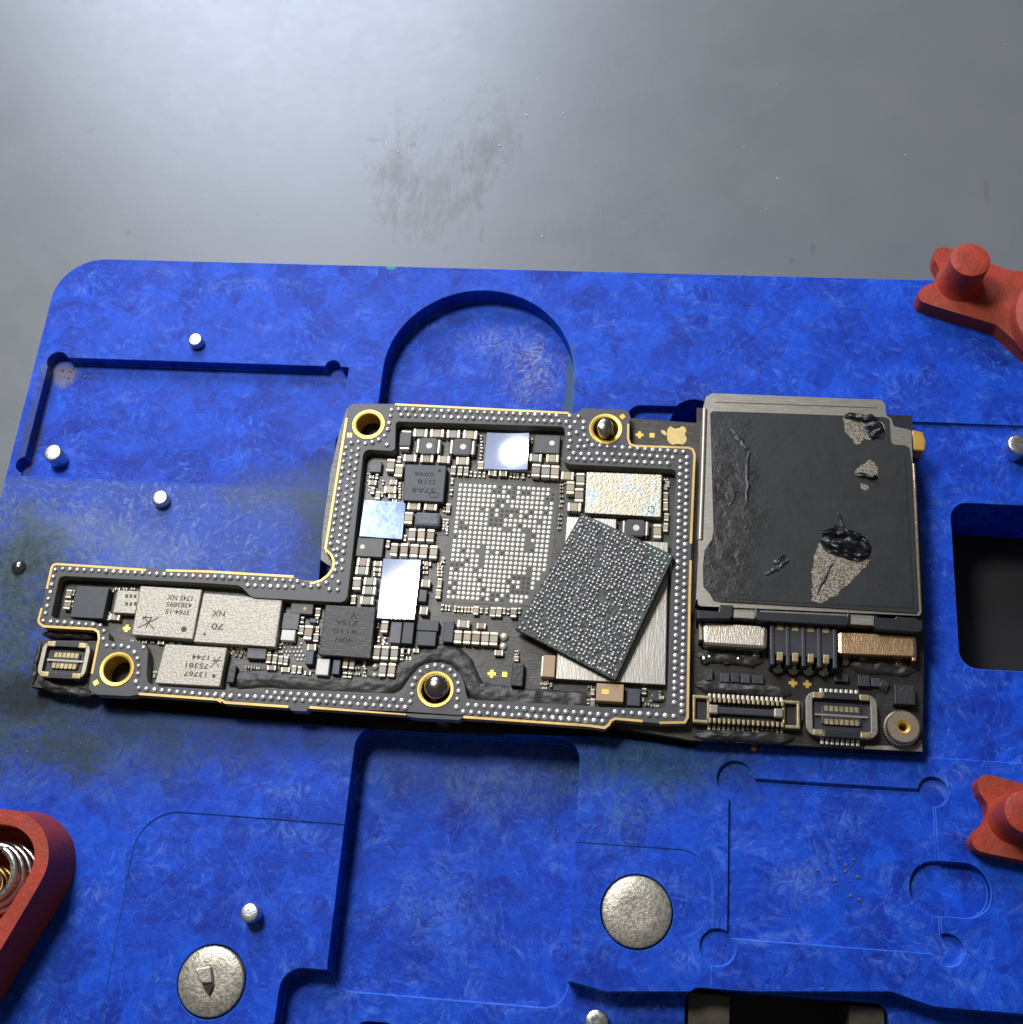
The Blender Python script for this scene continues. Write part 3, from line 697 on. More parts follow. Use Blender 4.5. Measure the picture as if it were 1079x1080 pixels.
def place(name, me, c, x, y, w, h, hz, vertical=False, parent=LB, rot=0.0, z=ZP):
    px, py = P(c, x, y); s = CR[c][2]
    W, H = size_at(px, py, z + hz, w / s, h / s); q = U(px, py, z + hz)
    o = link(bpy.data.objects.new(name, me), parent)
    o.location = (q[0], q[1], z); o.rotation_euler = (0, 0, rot + (math.pi / 2 if vertical else 0))
    o.scale = (H, W, hz) if vertical else (W, H, hz)
    return o
caps = []
def cap(c, *items):
    for it in items: caps.append((c,) + it)
cap(2, (558, 304, 82, 45), (652, 306, 80, 45), (745, 310, 78, 45), (840, 314, 82, 48), (498, 447, 75, 40), (594, 450, 75, 42), (690, 455, 72, 42), (797, 463, 75, 45),
    (388, 488, 45, 72), (435, 518, 45, 72), (745, 517, 28, 50), (783, 520, 27, 50), (818, 522, 27, 50), (845, 537, 16, 34), (870, 540, 16, 34), (895, 541, 16, 34), (920, 542, 16, 34), (965, 532, 42, 30), (1028, 535, 44, 32),
    (404, 585, 42, 28), (285, 587, 45, 28), (285, 632, 26, 44), (315, 660, 28, 45), (385, 627, 70, 40), (397, 662, 45, 28), (437, 455, 24, 38), (900, 487, 33, 45), (738, 578, 18, 38), (733, 642, 18, 38), (715, 732, 26, 52), (692, 740, 14, 34),
    (520, 720, 75, 42), (615, 723, 75, 42), (490, 788, 47, 68), (510, 882, 40, 70), (562, 885, 42, 72), (615, 888, 42, 72), (408, 968, 40, 74), (465, 970, 42, 76), (522, 974, 46, 76), (575, 978, 44, 76), (632, 982, 44, 76), (373, 935, 24, 48), (470, 902, 18, 36),
    (232, 1040, 74, 45), (315, 1048, 46, 30), (280, 555, 30, 20), (310, 552, 20, 30), (345, 585, 14, 28), (268, 620, 14, 26), (340, 655, 14, 28), (410, 690, 30, 18), (440, 600, 16, 28), (440, 632, 16, 28), (440, 665, 16, 28),
    (903, 330, 16, 26), (905, 365, 16, 30), (905, 400, 18, 30), (900, 440, 18, 26), (690, 806, 14, 26), (712, 808, 14, 26), (688, 842, 14, 26), (710, 846, 14, 28), (708, 870, 14, 26), (688, 1020, 22, 14), (686, 1042, 22, 14), (600, 1050, 40, 24), (665, 1050, 24, 18))
cap(3, (220, 405, 64, 40), (307, 408, 66, 40), (222, 470, 45, 68), (272, 475, 45, 68), (320, 478, 43, 68), (385, 498, 67, 42), (400, 560, 42, 67), (452, 515, 45, 64), (445, 598, 46, 74), (420, 660, 72, 45), (50, 487, 38, 26), (8, 487, 26, 26), (92, 494, 16, 30), (110, 497, 14, 30), (127, 498, 14, 30), (155, 500, 20, 28), (185, 487, 16, 32),
    (200, 318, 14, 28), (850, 785, 42, 75), (893, 765, 25, 45), (893, 655, 25, 45), (893, 605, 25, 45), (897, 712, 25, 40), (893, 560, 24, 22), (908, 545, 14, 26), (354, 545, 20, 12), (354, 562, 20, 12), (354, 580, 20, 14), (354, 606, 20, 14), (356, 632, 20, 14), (350, 655, 20, 14), (372, 530, 14, 24), (350, 700, 20, 12), (346, 722, 20, 12), (346, 745, 20, 12), (342, 770, 20, 12))
cap(6, (240, 270, 46, 40), (230, 412, 42, 40), (238, 163, 28, 16), (238, 190, 28, 16), (238, 215, 28, 16), (312, 268, 24, 48), (305, 325, 26, 48), (328, 148, 16, 32), (312, 195, 30, 14), (316, 183, 30, 12), (314, 212, 30, 14), (312, 228, 30, 14),
    (326, 394, 16, 34), (345, 397, 13, 30), (362, 399, 13, 30), (392, 402, 16, 34), (410, 404, 14, 32), (428, 405, 14, 32), (446, 406, 14, 32), (463, 406, 14, 32), (480, 407, 14, 32), (500, 410, 28, 45), (527, 411, 16, 30), (555, 412, 16, 32), (588, 418, 28, 50), (619, 418, 28, 50), (646, 413, 16, 36), (667, 416, 16, 34), (695, 421, 32, 50), (725, 412, 16, 34),
    (435, 480, 64, 38), (527, 490, 48, 28), (407, 547, 40, 68), (454, 550, 38, 68), (500, 552, 42, 70), (547, 555, 40, 70), (592, 557, 42, 70), (135, 622, 45, 28), (190, 619, 34, 24), (150, 655, 26, 18), (618, 630, 46, 28), (708, 630, 20, 26), (710, 660, 26, 30), (20, 575, 16, 30), (38, 590, 14, 24), (845, 790, 26, 16), (870, 780, 18, 28), (855, 812, 30, 16))
cap(5, (800, 110, 66, 42), (793, 155, 68, 42), (766, 222, 42, 66), (835, 210, 66, 40), (830, 258, 70, 42), (748, 305, 26, 46), (818, 310, 72, 42), (872, 118, 42, 22), (872, 150, 42, 22), (870, 175, 40, 20), (565, 370, 26, 44), (483, 411, 22, 36), (478, 462, 28, 46), (515, 475, 42, 76), (560, 410, 18, 34), (563, 460, 18, 32), (555, 502, 26, 42), (533, 552, 46, 34),
    (310, 610, 24, 48), (342, 613, 24, 48), (372, 618, 23, 45), (399, 622, 23, 45), (325, 658, 46, 25), (397, 668, 46, 26), (441, 667, 23, 42), (470, 669, 23, 42), (512, 686, 38, 24), (708, 636, 26, 48), (741, 640, 26, 48), (705, 695, 24, 30), (730, 697, 24, 28), (770, 660, 22, 16), (772, 690, 24, 16), (805, 640, 16, 34), (808, 672, 16, 30), (806, 700, 22, 18),
    (868, 578, 38, 72), (912, 580, 38, 72), (960, 582, 38, 72), (900, 668, 36, 72), (946, 669, 38, 72), (910, 445, 36, 62), (880, 510, 16, 32), (910, 515, 16, 32), (1020, 572, 44, 28), (1000, 605, 20, 30), (1035, 612, 30, 18), (875, 440, 14, 30),
    (130, 575, 16, 16), (152, 570, 16, 16), (172, 578, 16, 16), (140, 592, 16, 16), (165, 596, 16, 16), (190, 585, 16, 16), (315, 570, 18, 26), (350, 575, 18, 18), (372, 575, 22, 16), (200, 655, 20, 16), (228, 657, 20, 16), (255, 660, 20, 16), (370, 545, 16, 24))
cap(4, (208, 275, 30, 42), (200, 332, 36, 44), (226, 328, 20, 36), (230, 270, 18, 30), (392, 290, 20, 14), (400, 318, 18, 14), (405, 345, 18, 14), (412, 375, 20, 18), (445, 395, 56, 32), (412, 400, 20, 26), (430, 260, 26, 16), (460, 250, 30, 14), (500, 250, 24, 16), (540, 250, 24, 14), (536, 520, 20, 18), (565, 522, 24, 16), (600, 525, 28, 16), (685, 527, 36, 22), (640, 525, 20, 14), (740, 530, 26, 12), (780, 534, 20, 12), (655, 680, 22, 14), (650, 700, 14, 20))
cap(7, (370, 830, 20, 16), (382, 853, 22, 32), (382, 905, 22, 42), (362, 900, 16, 26), (365, 930, 18, 16), (628, 850, 24, 32), (622, 890, 14, 20), (640, 912, 22, 16), (668, 918, 20, 16), (690, 920, 18, 14), (710, 880, 26, 18), (700, 860, 16, 22), (672, 870, 20, 14), (660, 895, 16, 12), (28, 665, 14, 20), (20, 690, 24, 16), (160, 812, 16, 22), (185, 820, 16, 22))
areas = lambda t: t[3] * t[4] / CR[t[0]][2] ** 2
caps.sort(key=lambda t: -areas(t))
tiny = MB()
for i, (c, x, y, w, h) in enumerate(caps):
    s = CR[c][2]; big = min(w, h) / s
    hz = min(.055, max(.016, big * .0062 * .95))
    if i < 100:
        kind = 'capA' if random.random() < .5 else random.choice(('capB', 'capC', 'capC'))
        place('capacitor', UM[kind], c, x, y, w, h, hz, h > w, rot=random.uniform(-.035, .035))
    else:
        px, py = P(c, x, y); W, H = size_at(px, py, ZP + hz, w / s, h / s); q = U(px, py, ZP + hz)
        W *= .92; H *= .92
        vert = H > W; L = max(W, H)
        k = .46 * L / 2 if min(W, H) > .018 else .4 * L / 2
        a, b = (0, 1) if vert else (1, 0)
        tiny.mat(random.choice((0, 0, 2)))
        if vert: tiny.box(q[0] - W * .46, q[0] + W * .46, q[1] - k, q[1] + k, ZP, ZP + hz * .94)
        else: tiny.box(q[0] - k, q[0] + k, q[1] - H * .46, q[1] + H * .46, ZP, ZP + hz * .94)
        tiny.mat(1)
        for sg in (-1, 1):
            m_ = sg * (L / 2 + k) / 2; hw = (L / 2 - k) / 2
            if vert: tiny.box(q[0] - W / 2, q[0] + W / 2, q[1] + m_ - hw, q[1] + m_ + hw, ZP, ZP + hz)
            else: tiny.box(q[0] + m_ - hw, q[0] + m_ + hw, q[1] - H / 2, q[1] + H / 2, ZP, ZP + hz)
o = tiny.build('tiny_components', [M['capA'], M['tin'], M['capD']], LB, bevel=.0025, seg=1); o['kind'] = 'stuff'
# loose solder dots between parts (component lands)
mb = MB()
for (c, x0, x1, y0, y1, nx, ny, drop) in ((5, 385, 500, 535, 640, 6, 5, .25), (5, 120, 190, 560, 600, 5, 3, .3), (2, 260, 300, 540, 660, 3, 6, .4), (3, 890, 915, 520, 560, 2, 3, .2), (2, 690, 720, 800, 870, 2, 5, .3), (4, 385, 415, 270, 350, 2, 5, .2)):
    for i in range(nx):
        for j in range(ny):
            if random.random() < drop: continue
            q = U(*P(c, x0 + (x1 - x0) * (i + .5 * (j % 2)) / nx, y0 + (y1 - y0) * j / ny), ZP)
            mb.dome(q, .011, ZP - .001, .010, 8, 3)
o = mb.build('solder_lands', M['solder'], LB, 80, recalc=False); o['kind'] = 'stuff'
# inductors with a pale dot
for c, x, y, w, h, v in ((2, 602, 378, 142, 92, 0), (2, 795, 384, 147, 92, 0), (3, 735, 768, 142, 85, 0), (2, 472, 342, 62, 112, 1)):
    o = place('inductor', UI, c, x, y, w, h, .06, bool(v))
    if not v:
        q = U(*P(c, x + 6, y), ZP + .0605); o2 = MB().lathe(q, [(.021, ZP + .058), (.021, ZP + .0612), (.008, ZP + .0615)], 20).build('dot', M['white'], LB)
        o2.name = 'polarity_dot'
# chips
def chip(name, quad, z, mat, bevel=.006, parent=LB, z0=ZP, label=None):
    """quad: pixel corners of the top face"""
    w = UL(quad, z)
    if sum(w[i][0] * w[(i + 1) % 4][1] - w[(i + 1) % 4][0] * w[i][1] for i in range(4)) < 0: w = w[::-1]
    o = MB().prism(w, z0, z).build(name, M[mat], parent, bevel=bevel)
    if label: o['label'] = label
    return o
def box_chip(name, c, x, y, w, h, hz, mat, label=None, skew=True, bevel=.005):
    px, py = P(c, x, y); s = CR[c][2]; z = ZP + hz
    q = U(px, py, z); W, H = size_at(px, py, z, w / s, h / s)
    o = MB().box(q[0] - W / 2, q[0] + W / 2, q[1] - H / 2, q[1] + H / 2, ZP, z).build(name, M[mat], LB, bevel=bevel)
    if label: o['label'] = label
    return o, q, z
ROT = math.pi
u1 = chip('chip', PL(2, (470, 482), (707, 490), (688, 700), (458, 690)), ZP + .07, 'ic', label='slate chip with faint upside-down marking and a pin circle')
zz = ZP + .0712
for t, x, y, w, h in (('57A8', 575, 632, 130, 27), ('D1B', 590, 583, 100, 25), ('0046', 580, 540, 110, 22)):
    q = U(*P(2, x, y), zz); W, H = size_at(*P(2, x, y), zz, w / 5.395, h / 5.395); text('marking', t, M['markdark'], u1, q, zz, W, H, ROT)
q = U(*P(2, 634, 658), zz); MB().prism(circ(q, .034, 28, .022), zz - .002, zz, [circ(q, .029, 28, .017)[::-1]]).build('marking', M['markdark'], u1)
q = U(*P(2, 667, 520), zz); MB().prism(circ(q, .010, 16), zz - .002, zz).build('marking', M['markdark'], u1)
blue_die = PL(2, (240, 688), (473, 697), (452, 908), (212, 895))
def tilted(name, quad, mat, hz, dz, label, k=0.0):
    """bare silicon die, slightly warped"""
    w = [Vector(p) for p in UL(quad, ZP + hz)]; c = sum(w, Vector((0, 0))) / 4; N = 12
    vs = []; fs = []
    for j in range(N + 1):
        for i in range(N + 1):
            u, v = i / N, j / N
            p = w[0] * (1 - u) * (1 - v) + w[1] * u * (1 - v) + w[2] * u * v + w[3] * (1 - u) * v; d = p - c
            vs.append((p.x, p.y, ZP + hz + d.x * dz[0] + d.y * dz[1] + k * d.length_squared))
    for j in range(N):
        for i in range(N): a = j * (N + 1) + i; fs.append((a, a + 1, a + N + 2, a + N + 1))
    rim = [i for i in range(N + 1)] + [j * (N + 1) + N for j in range(1, N + 1)] + [N * (N + 1) + i for i in range(N - 1, -1, -1)] + [j * (N + 1) for j in range(N - 1, 0, -1)]
    o = len(vs); vs += [(vs[i][0], vs[i][1], ZP) for i in rim]
    for i in range(len(rim)): q = (i + 1) % len(rim); fs.append((rim[i], rim[q], o + q, o + i))
    return MB().add(vs, fs).build(name, M[mat], LB, 40)
MIRQ = [(PL(2, (938, 308)) + PL(3, (188, 290), (178, 472)) + PL(2, (918, 508)), (.08, .06)), (PL(6, (22, 145), (216, 152), (182, 460)) + PL(5, (872, 405)), (.02, -.02))]
tilted('bare_die', blue_die, 'mirrorblue', .05, (-.05, -.02), 'x')['label'] = 'blue reflective square die with scraped face'
tilted('bare_die', MIRQ[0][0], 'mirror', .05, MIRQ[0][1], 'x', .45)['label'] = 'mirror-bright die near the frame top'
tilted('bare_die', MIRQ[1][0], 'mirror', .05, MIRQ[1][1], 'x', .23)['label'] = 'tall mirror-bright die left of the pad grid'
o, q, z = box_chip('chip', 2, 270, 955, 152, 110, .045, 'ic_grey'); q = U(*P(2, 228, 953), z); MB().lathe(q, [(.016, z - .002), (.016, z + .001)], 18).build('pin_mark', M['white'], o)
o, q, z = box_chip('chip', 3, 280, 335, 132, 95, .045, 'ic_grey'); q = U(*P(3, 305, 330), z); MB().lathe(q, [(.019, z - .002), (.019, z + .001)], 18).build('pin_mark', M['white'], o)
box_chip('inductor', 2, 597, 795, 147, 82, .06, 'ic_speck', bevel=.02)
box_chip('chip', 2, 303, 497, 66, 62, .04, 'ic_lilac')
gb = chip('chip', PL(3, (484, 478), (876, 493), (870, 714), (474, 692)), ZP + .065, 'tinned', label='chip with rough iridescent tinned face')
q = U(*P(3, 818, 672), ZP + .066); MB().prism(circ(q, .024, 24), ZP + .062, ZP + .0662, [circ(q, .019, 24)[::-1]]).build('marking', M['mark'], gb)
u2 = chip('chip', PL(5, (605, 333), (866, 345), (838, 612), (568, 592)), ZP + .08, 'ic_black', label='black coarse-faced chip below the inner corner')
zz = ZP + .0812
for t, x, y, w, h in (('Z1SA', 715, 425, 120, 22), ('8110', 705, 470, 120, 22), ('40H', 700, 515, 90, 22), ('Y', 750, 385, 40, 36)):
    q = U(*P(5, x, y), zz); W, H = size_at(*P(5, x, y), zz, w / 4.905, h / 4.905); text('marking', t, M['markdark'], u2, q, zz, W, H, ROT)
# other small blocks
for c, x, y, w, h, hz, m in ((6, 225, 335, 42, 62, .04, 'ic_grey'), (6, 85, 525, 58, 110, .05, 'ic_lilac'), (6, 148, 527, 58, 112, .05, 'ic'), (6, 252, 490, 112, 55, .045, 'ic'), (6, 245, 557, 98, 75, .05, 'ic'), (6, 358, 520, 55, 110, .05, 'ic'),
                             (5, 483, 347, 118, 66, .05, 'ic_grey'), (5, 425, 418, 86, 84, .05, 'ic_lilac'), (5, 411, 490, 72, 55, .05, 'white'), (5, 248, 583, 100, 56, .045, 'ic_lilac'), (5, 523, 606, 40, 70, .05, 'ic_blue'), (5, 660, 655, 40, 76, .05, 'ic_blue'),
                             (5, 590, 654, 66, 84, .055, 'white'), (5, 540, 414, 40, 25, .03, 'ic_blue'), (7, 578, 880, 62, 80, .05, 'ic'), (6, 715, 742, 62, 120, .05, 'ic_black'), (4, 1050, 690, 40, 90, .05, 'ic_black'), (7, 690, 872, 50, 52, .02, 'ic_black')):
    box_chip('chip', c, x, y, w, h, hz, m)
o, q, z = box_chip('chip', 4, 316, 320, 172, 160, .075, 'ic'); o['label'] = 'slate speckled chip at the narrow end'
q0 = U(*P(4, 320, 320), z)
for i in range(90):
    pass
q = U(*P(5, 498, 352), ZP + .051); MB().lathe(q, [(.011, ZP + .049), (.011, ZP + .0512)], 14).build('polarity_dot', M['amber'], LB)
# beige two-part metal component
o, q, z = box_chip('filter', 4, 506, 318, 116, 116, .06, 'shield')
for k in range(3):
    for j in range(2):
        q = U(*P(4, 508 + k * 22, 288 + j * 40), z + .001); MB().box(q[0] - .008, q[0] + .008, q[1] - .012, q[1] + .012, z - .002, z + .001).build('marking', M['mark'], o)
# laser marked shielded modules
def module(quad, z, label): return chip('shielded_module', quad, z, 'shield', .007, label=label)
ZM = ZP + .078
mA = module(PL(4, (578, 235), (898, 254), (850, 512), (532, 488)), ZM, 'silvery shielded module marked 1745')
mB = module(PL(4, (905, 272)) + PL(5, (382, 305), (345, 552)) + PL(4, (853, 525)), ZM - .006, 'long silvery shielded module marked NX')
mC = module(PL(4, (706, 535), (1028, 555), (990, 757), (652, 738)), ZM - .004, 'silvery shielded module marked 1744')
def mk(par, z, c, t, x, y, w, h):
    q = U(*P(c, x, y), z); W, H = size_at(*P(c, x, y), z, w / CR[c][2], h / CR[c][2]); text('marking', t, M['mark'], par, q, z, W, H, ROT, .012)
za = ZM + .0012
mk(mA, za, 4, '1745 NX', 783, 297, 130, 26); mk(mA, za, 4, '4383895', 780, 333, 132, 24); mk(mA, za, 4, '3764-15', 772, 370, 126, 24)
q = U(*P(4, 804, 459), za); MB().prism(circ(q, .019, 20), za - .003, za).build('marking', M['mark'], mA)
def star(par, z, c, segs, w):
    mb = MB()
    for i, ((a, b), (d, e)) in enumerate(segs): mb.ribbon([U(*P(c, a, b), z), U(*P(c, d, e), z)], -w, w, z - .003, z + i * .0002)
    mb.build('marking', M['mark'], par)
star(mA, za, 4, [((566, 452), (675, 398)), ((595, 395), (650, 460)), ((612, 388), (590, 410)), ((590, 398), (640, 398)), ((640, 395), (606, 450))], .0035)
zb = ZM - .0048
mk(mB, zb, 4, 'NX', 984, 378, 66, 30); mk(mB, zb, 4, '70', 978, 445, 62, 32)
q = U(*P(4, 911, 485), zb); MB().prism(circ(q, .009, 14), zb - .003, zb).build('marking', M['mark'], mB)
zc = ZM - .0028
mk(mC, zc, 4, '1744', 890, 604, 88, 26); mk(mC, zc, 4, '75381', 872, 648, 118, 27); mk(mC, zc, 4, '13767', 862, 691, 118, 27)
star(mC, zc, 4, [((940, 658), (995, 600)), ((958, 605), (985, 655)), ((950, 622), (1000, 622))], .003)
q = U(*P(4, 959, 701), zc); MB().prism(circ(q, .012, 16), zc - .003, zc).build('marking', M['mark'], mC)
# pad grid where the missing chip was
PADS = ["########o##o#######.", "#######oo#oo#oo####o", "###########o######oo", "########oo########.#", "########o#.#########", "#####.#o#oooo##o##o#", "#######o#oo#.#o#####", "#######ooo#######.##",
        "#o#####ooo###o######", "#oo#######..##..####", "###############.o###", "o##############.####", "###############..###", "######.########.o###", "##o##..#.#o#########", "######.#############", "###o##.#############", "ooo###.#########.###",
        "#o###.##########.##.", "#############oooo##.", "######o#####o##oo#..", "#o###########o#oo#..", "o######o#####oooo...", "#o#######oo#o####...", "#######o#o#o.###...."]
mb = MB()
GZ = ZP + .004
for r, rowt in enumerate(PADS):
    for k, ch in enumerate(rowt):
        if ch == '.': continue
        u = k / 18; v = r / 24
        x = 115 + (782 - 115) * u + (22 - 115) * v + (-5) * u * v; y = 120 + 32 * u + (968 - 120) * v + 12 * u * v
        px, py = P(15, x, y); q = U(px, py, GZ)
        mb.mat(0 if ch == '#' else 1)
        if ch == '#': mb.dome(q, .0132, ZP + .0005, .006, 10, 3)
        else: mb.lathe(q, [(.011, ZP), (.011, ZP + .003)], 9)
mb.build('pad_grid', [M['pad'], M['paddark']], LB, 60, recalc=False)
gq = UL(PL(15, (62, 60), (865, 100), (770, 1040), (-30, 1012)), ZP + .002)
MB().prism(gq[::-1], ZP, ZP + .0018).build('chip_site', simple('chip_site_mask', (.105, .097, .082), .5, 0, c2=(.066, .060, .052), scale=6), LB)
# silver plate under the loose chip
sp = UL([(598, 545), (650, 547.5), (650, 569), (705, 572), (702, 722.5), (586, 716), (592, 620)], ZP + .05)
MB().prism(sp[::-1], ZP, ZP + .05).build('silver_plate', M['bare'], LB, bevel=.004)
# brown tantalum blocks
o, q, z = box_chip('capacitor', 7, 176, 731, 58, 104, .07, 'brown', 'upright brown block capacitor')
a, b = size_at(*P(7, 176, 731), z, 58 / 4.5, 104 / 4.5)
MB().box(q[0] - a * .62, q[0] - a / 2 - .001, q[1] - b * .45, q[1] + b * .45, ZP, z - .01).build('terminal', M['tin'], o)
o, q, z = box_chip('capacitor', 7, 465, 857, 130, 84, .07, 'brown', 'brown block capacitor with gold square')
g = U(*P(7, 443, 853), z); MB().box(g[0] - .022, g[0] + .022, g[1] - .016, g[1] + .016, z - .002, z + .0015).build('polarity_mark', M['gold'], o)
# gold fiducials
def plus(c, x, y, s, z=ZP, par=LB, name='gold_mark'):
    q = U(*P(c, x, y), z); w, _ = size_at(*P(c, x, y), z, s / CR[c][2]); w /= 2; t = w * .38
    MB().prism([(q[0] + a, q[1] + b) for a, b in ((-w, -t), (-t, -t), (-t, -w), (t, -w), (t, -t), (w, -t), (w, t), (t, t), (t, w), (-t, w), (-t, t), (-w, t))], z - .001, z + .0015).build(name, M['gold'], par)
def sq(c, x, y, s, z=ZP, par=LB, name='gold_mark', rot=0):
    q = U(*P(c, x, y), z); w, _ = size_at(*P(c, x, y), z, s / CR[c][2]); w /= 2
    MB().prism([(q[0] + w * math.sqrt(2) * math.cos(rot + k * math.pi / 2 + .785), q[1] + w * math.sqrt(2) * math.sin(rot + k * math.pi / 2 + .785)) for k in range(4)], z - .001, z + .0015).build(name, M['gold'], par)
plus(4, 508, 455, 38); plus(6, 582, 739, 42); sq(6, 649, 742, 26); plus(3, 758, 288, 40); sq(3, 823, 290, 26); plus(8, 465, 481, 36); plus(8, 525, 486, 34)
sq(4, 349, 736, 26, ZF, rot=.6); sq(3, 670, 193, 24, ZF, rot=.7); sq(2, 155, 318, 26, ZF)
# bitten-fruit emblem with its leaf, lying on its side of the strip
CR[17] = (640, 420, 8.99)
ap = PL(17, (570, 340), (574, 300), (588, 276), (606, 268), (625, 280), (650, 290), (690, 282), (706, 268), (728, 268), (748, 288), (756, 308), (744, 330), (742, 350), (756, 375), (755, 400), (742, 425), (715, 440), (690, 434), (655, 434), (625, 442), (598, 428), (578, 405), (572, 375))
MB().prism(rnd(UL(ap, ZP)[::-1], .006, 3), ZP - .001, ZP + .002).build('gold_emblem', M['emblem'], LB)
lf = PL(17, (512, 305), (530, 303), (552, 312), (566, 332), (566, 356), (548, 350), (524, 336))
MB().prism(UL(lf, ZP)[::-1], ZP - .001, ZP + .002).build('gold_emblem_leaf', M['emblem'], LB)
# underfill bead: lumpy black resin along the lower inside of the frame
path = [(240, 715), (262, 716), (290, 716), (330, 718), (370, 722), (400, 724), (415, 719), (425, 707), (437, 696), (450, 690), (466, 688), (480, 692), (490, 701), (496, 715), (503, 727), (520, 733), (560, 736), (610, 739), (626, 740)]
wp = [Vector(U(*p, ZP + .02)) for p in path]
dense = []
for i in range(len(wp) - 1):
    n = max(2, int((wp[i + 1] - wp[i]).length / .018))
    dense += [wp[i].lerp(wp[i + 1], k / n) for k in range(n)]
dense.append(wp[-1])
from mathutils import noise as mn
def bead(dense, wid, hgt, name, par, z0):
    vs = []; fs = []; K = 11
    for i, p in enumerate(dense):
        d = (dense[min(i + 1, len(dense) - 1)] - dense[max(i - 1, 0)]).normalized(); n = Vector((-d.y, d.x))
        end = min(1, min(i, len(dense) - 1 - i) / 5 + .25)
        for k in range(K):
            t = k / (K - 1) * 2 - 1
            w = wid * (1 + .25 * mn.noise(Vector((p.x * 5, p.y * 5, 1.7 * (t > 0))))) * end
            q = p + n * (w * t)
            h = hgt * math.sqrt(max(0, 1 - t * t)) * (1 + .5 * mn.noise(Vector((q.x * 14, q.y * 14, 4)))) * end + .009 * mn.noise(Vector((q.x * 22, q.y * 60, 9))) + .006 * mn.noise(Vector((q.x * 70, q.y * 70, 5)))
            vs.append((q.x, q.y, z0 + (max(.001, h) if 0 < k < K - 1 else -.003)))
    for i in range(len(dense) - 1):
        for k in range(K - 1): fs.append((i * K + k, (i + 1) * K + k, (i + 1) * K + k + 1, i * K + k + 1))
    return MB().add(vs, fs).build(name, M['epoxy'], par, 80)
bead(dense, .066, .020, 'underfill_bead', LB, ZP)
for c, x, y, r in ((6, 645, 545, 22), (6, 640, 595, 20), (5, 860, 650, 17), (5, 858, 695, 15)):
    q = U(*P(c, x, y), ZP + .02); MB().dome(q, r / 4.905 * .0062, ZP, .025, 16, 6).build('solder_blob', M['tin'], LB, 80)
# ---- small connector at the lower left
def rrect(c, hw, hh, r, n=6): return rnd([(c[0] - hw, c[1] - hh), (c[0] + hw, c[1] - hh), (c[0] + hw, c[1] + hh), (c[0] - hw, c[1] + hh)], r, n)
def connector_small(c, cx, cy, w, h, legs):
    z = ZP + .07; q = U(*P(c, cx, cy), z); W, H = size_at(*P(c, cx, cy), z, w / CR[c][2], h / CR[c][2]); W /= 2; H /= 2
    con = MB().prism(rrect(q, W * .86, H * .86, .03), ZP, ZP + .035).build('board_connector', M['plasticg'], LB, bevel=.004)
    rim = MB()
    rim.prism(rrect(q, W, H, .06), ZP + .001, z, [rrect(q, W * .82, H * .78, .025)[::-1]])
    rim.build('shell', M['cover'], con, bevel=.010)
    for s in (-1, 1):
        MB().box(q[0] - W * .5, q[0] + W * .5, q[1] + s * H * .87 - H * .16, q[1] + s * H * .87 + H * .16, ZP + .002, z + .003).build('shell_wall', M['plastic'], con, bevel=.004)
    MB().box(q[0] - W * .55, q[0] + W * .58, q[1] - H * .42, q[1] + H * .42, ZP + .03, ZP + .05).build('tongue', M['plasticg'], con, bevel=.006)
    for s in (-1, 1):
        for k in range(7 if legs else 6):
            n = 7 if legs else 6
            x = q[0] - W * .42 + k * W * .86 / (n - 1)
            MB().box(x - .011, x + .011, q[1] + s * H * .3 - .016, q[1] + s * H * .3 + .016, ZP + .045, ZP + .0535).build('contact', M['palegold'], con)
    MB().box(q[0] - W * .75, q[0] + W * .75, q[1] - .006, q[1] + .006, ZP + .045, ZP + .0525).build('ground_bar', M['cover'], con)
    for sx in (-1, 1):
        for sy in (-1, 1):
            MB().box(q[0] + sx * W * .66 - .03, q[0] + sx * W * .66 + .03, q[1] + sy * H * .84 - .018, q[1] + sy * H * .84 + .018, z - .012, z + .004).build('anchor', M['palegold'], con, bevel=.005)
    if legs:
        for s in (-1, 1):
            for k in range(8):
                x = q[0] - W * .52 + k * W * 1.0 / 7
                MB().box(x - .010, x + .010, q[1] + s * H * 1.12 - .022, q[1] + s * H * 1.12 + .022, ZP, ZP + .022).build('lead', M['tin'], con, bevel=.004)
    return con
connector_small(4, 183, 618, 250, 185, False)['label'] = 'tiny six-by-two connector at the narrow end'
connector_small(8, 670, 616, 300, 185, True)['label'] = 'silver rimmed connector beside the screw post'
# black resin around the narrow end
for pth, w, h in (([(104, 678), (101, 700), (96, 722), (92, 732)], .03, .03), ([(40, 718), (60, 726), (80, 729), (96, 733)], .035, .03), ([(44, 668), (70, 669), (100, 672)], .03, .03), ([(43, 676), (38, 700), (34, 722)], .022, .025)):
    ww = [Vector(U(*p, ZP + .01)) for p in pth]; dd = []
    for i in range(len(ww) - 1):
        n = max(2, int((ww[i + 1] - ww[i]).length / .015)); dd += [ww[i].lerp(ww[i + 1], k / n) for k in range(n)]
    bead(dd + [ww[-1]], w, h, 'underfill_bead', LB, ZP)
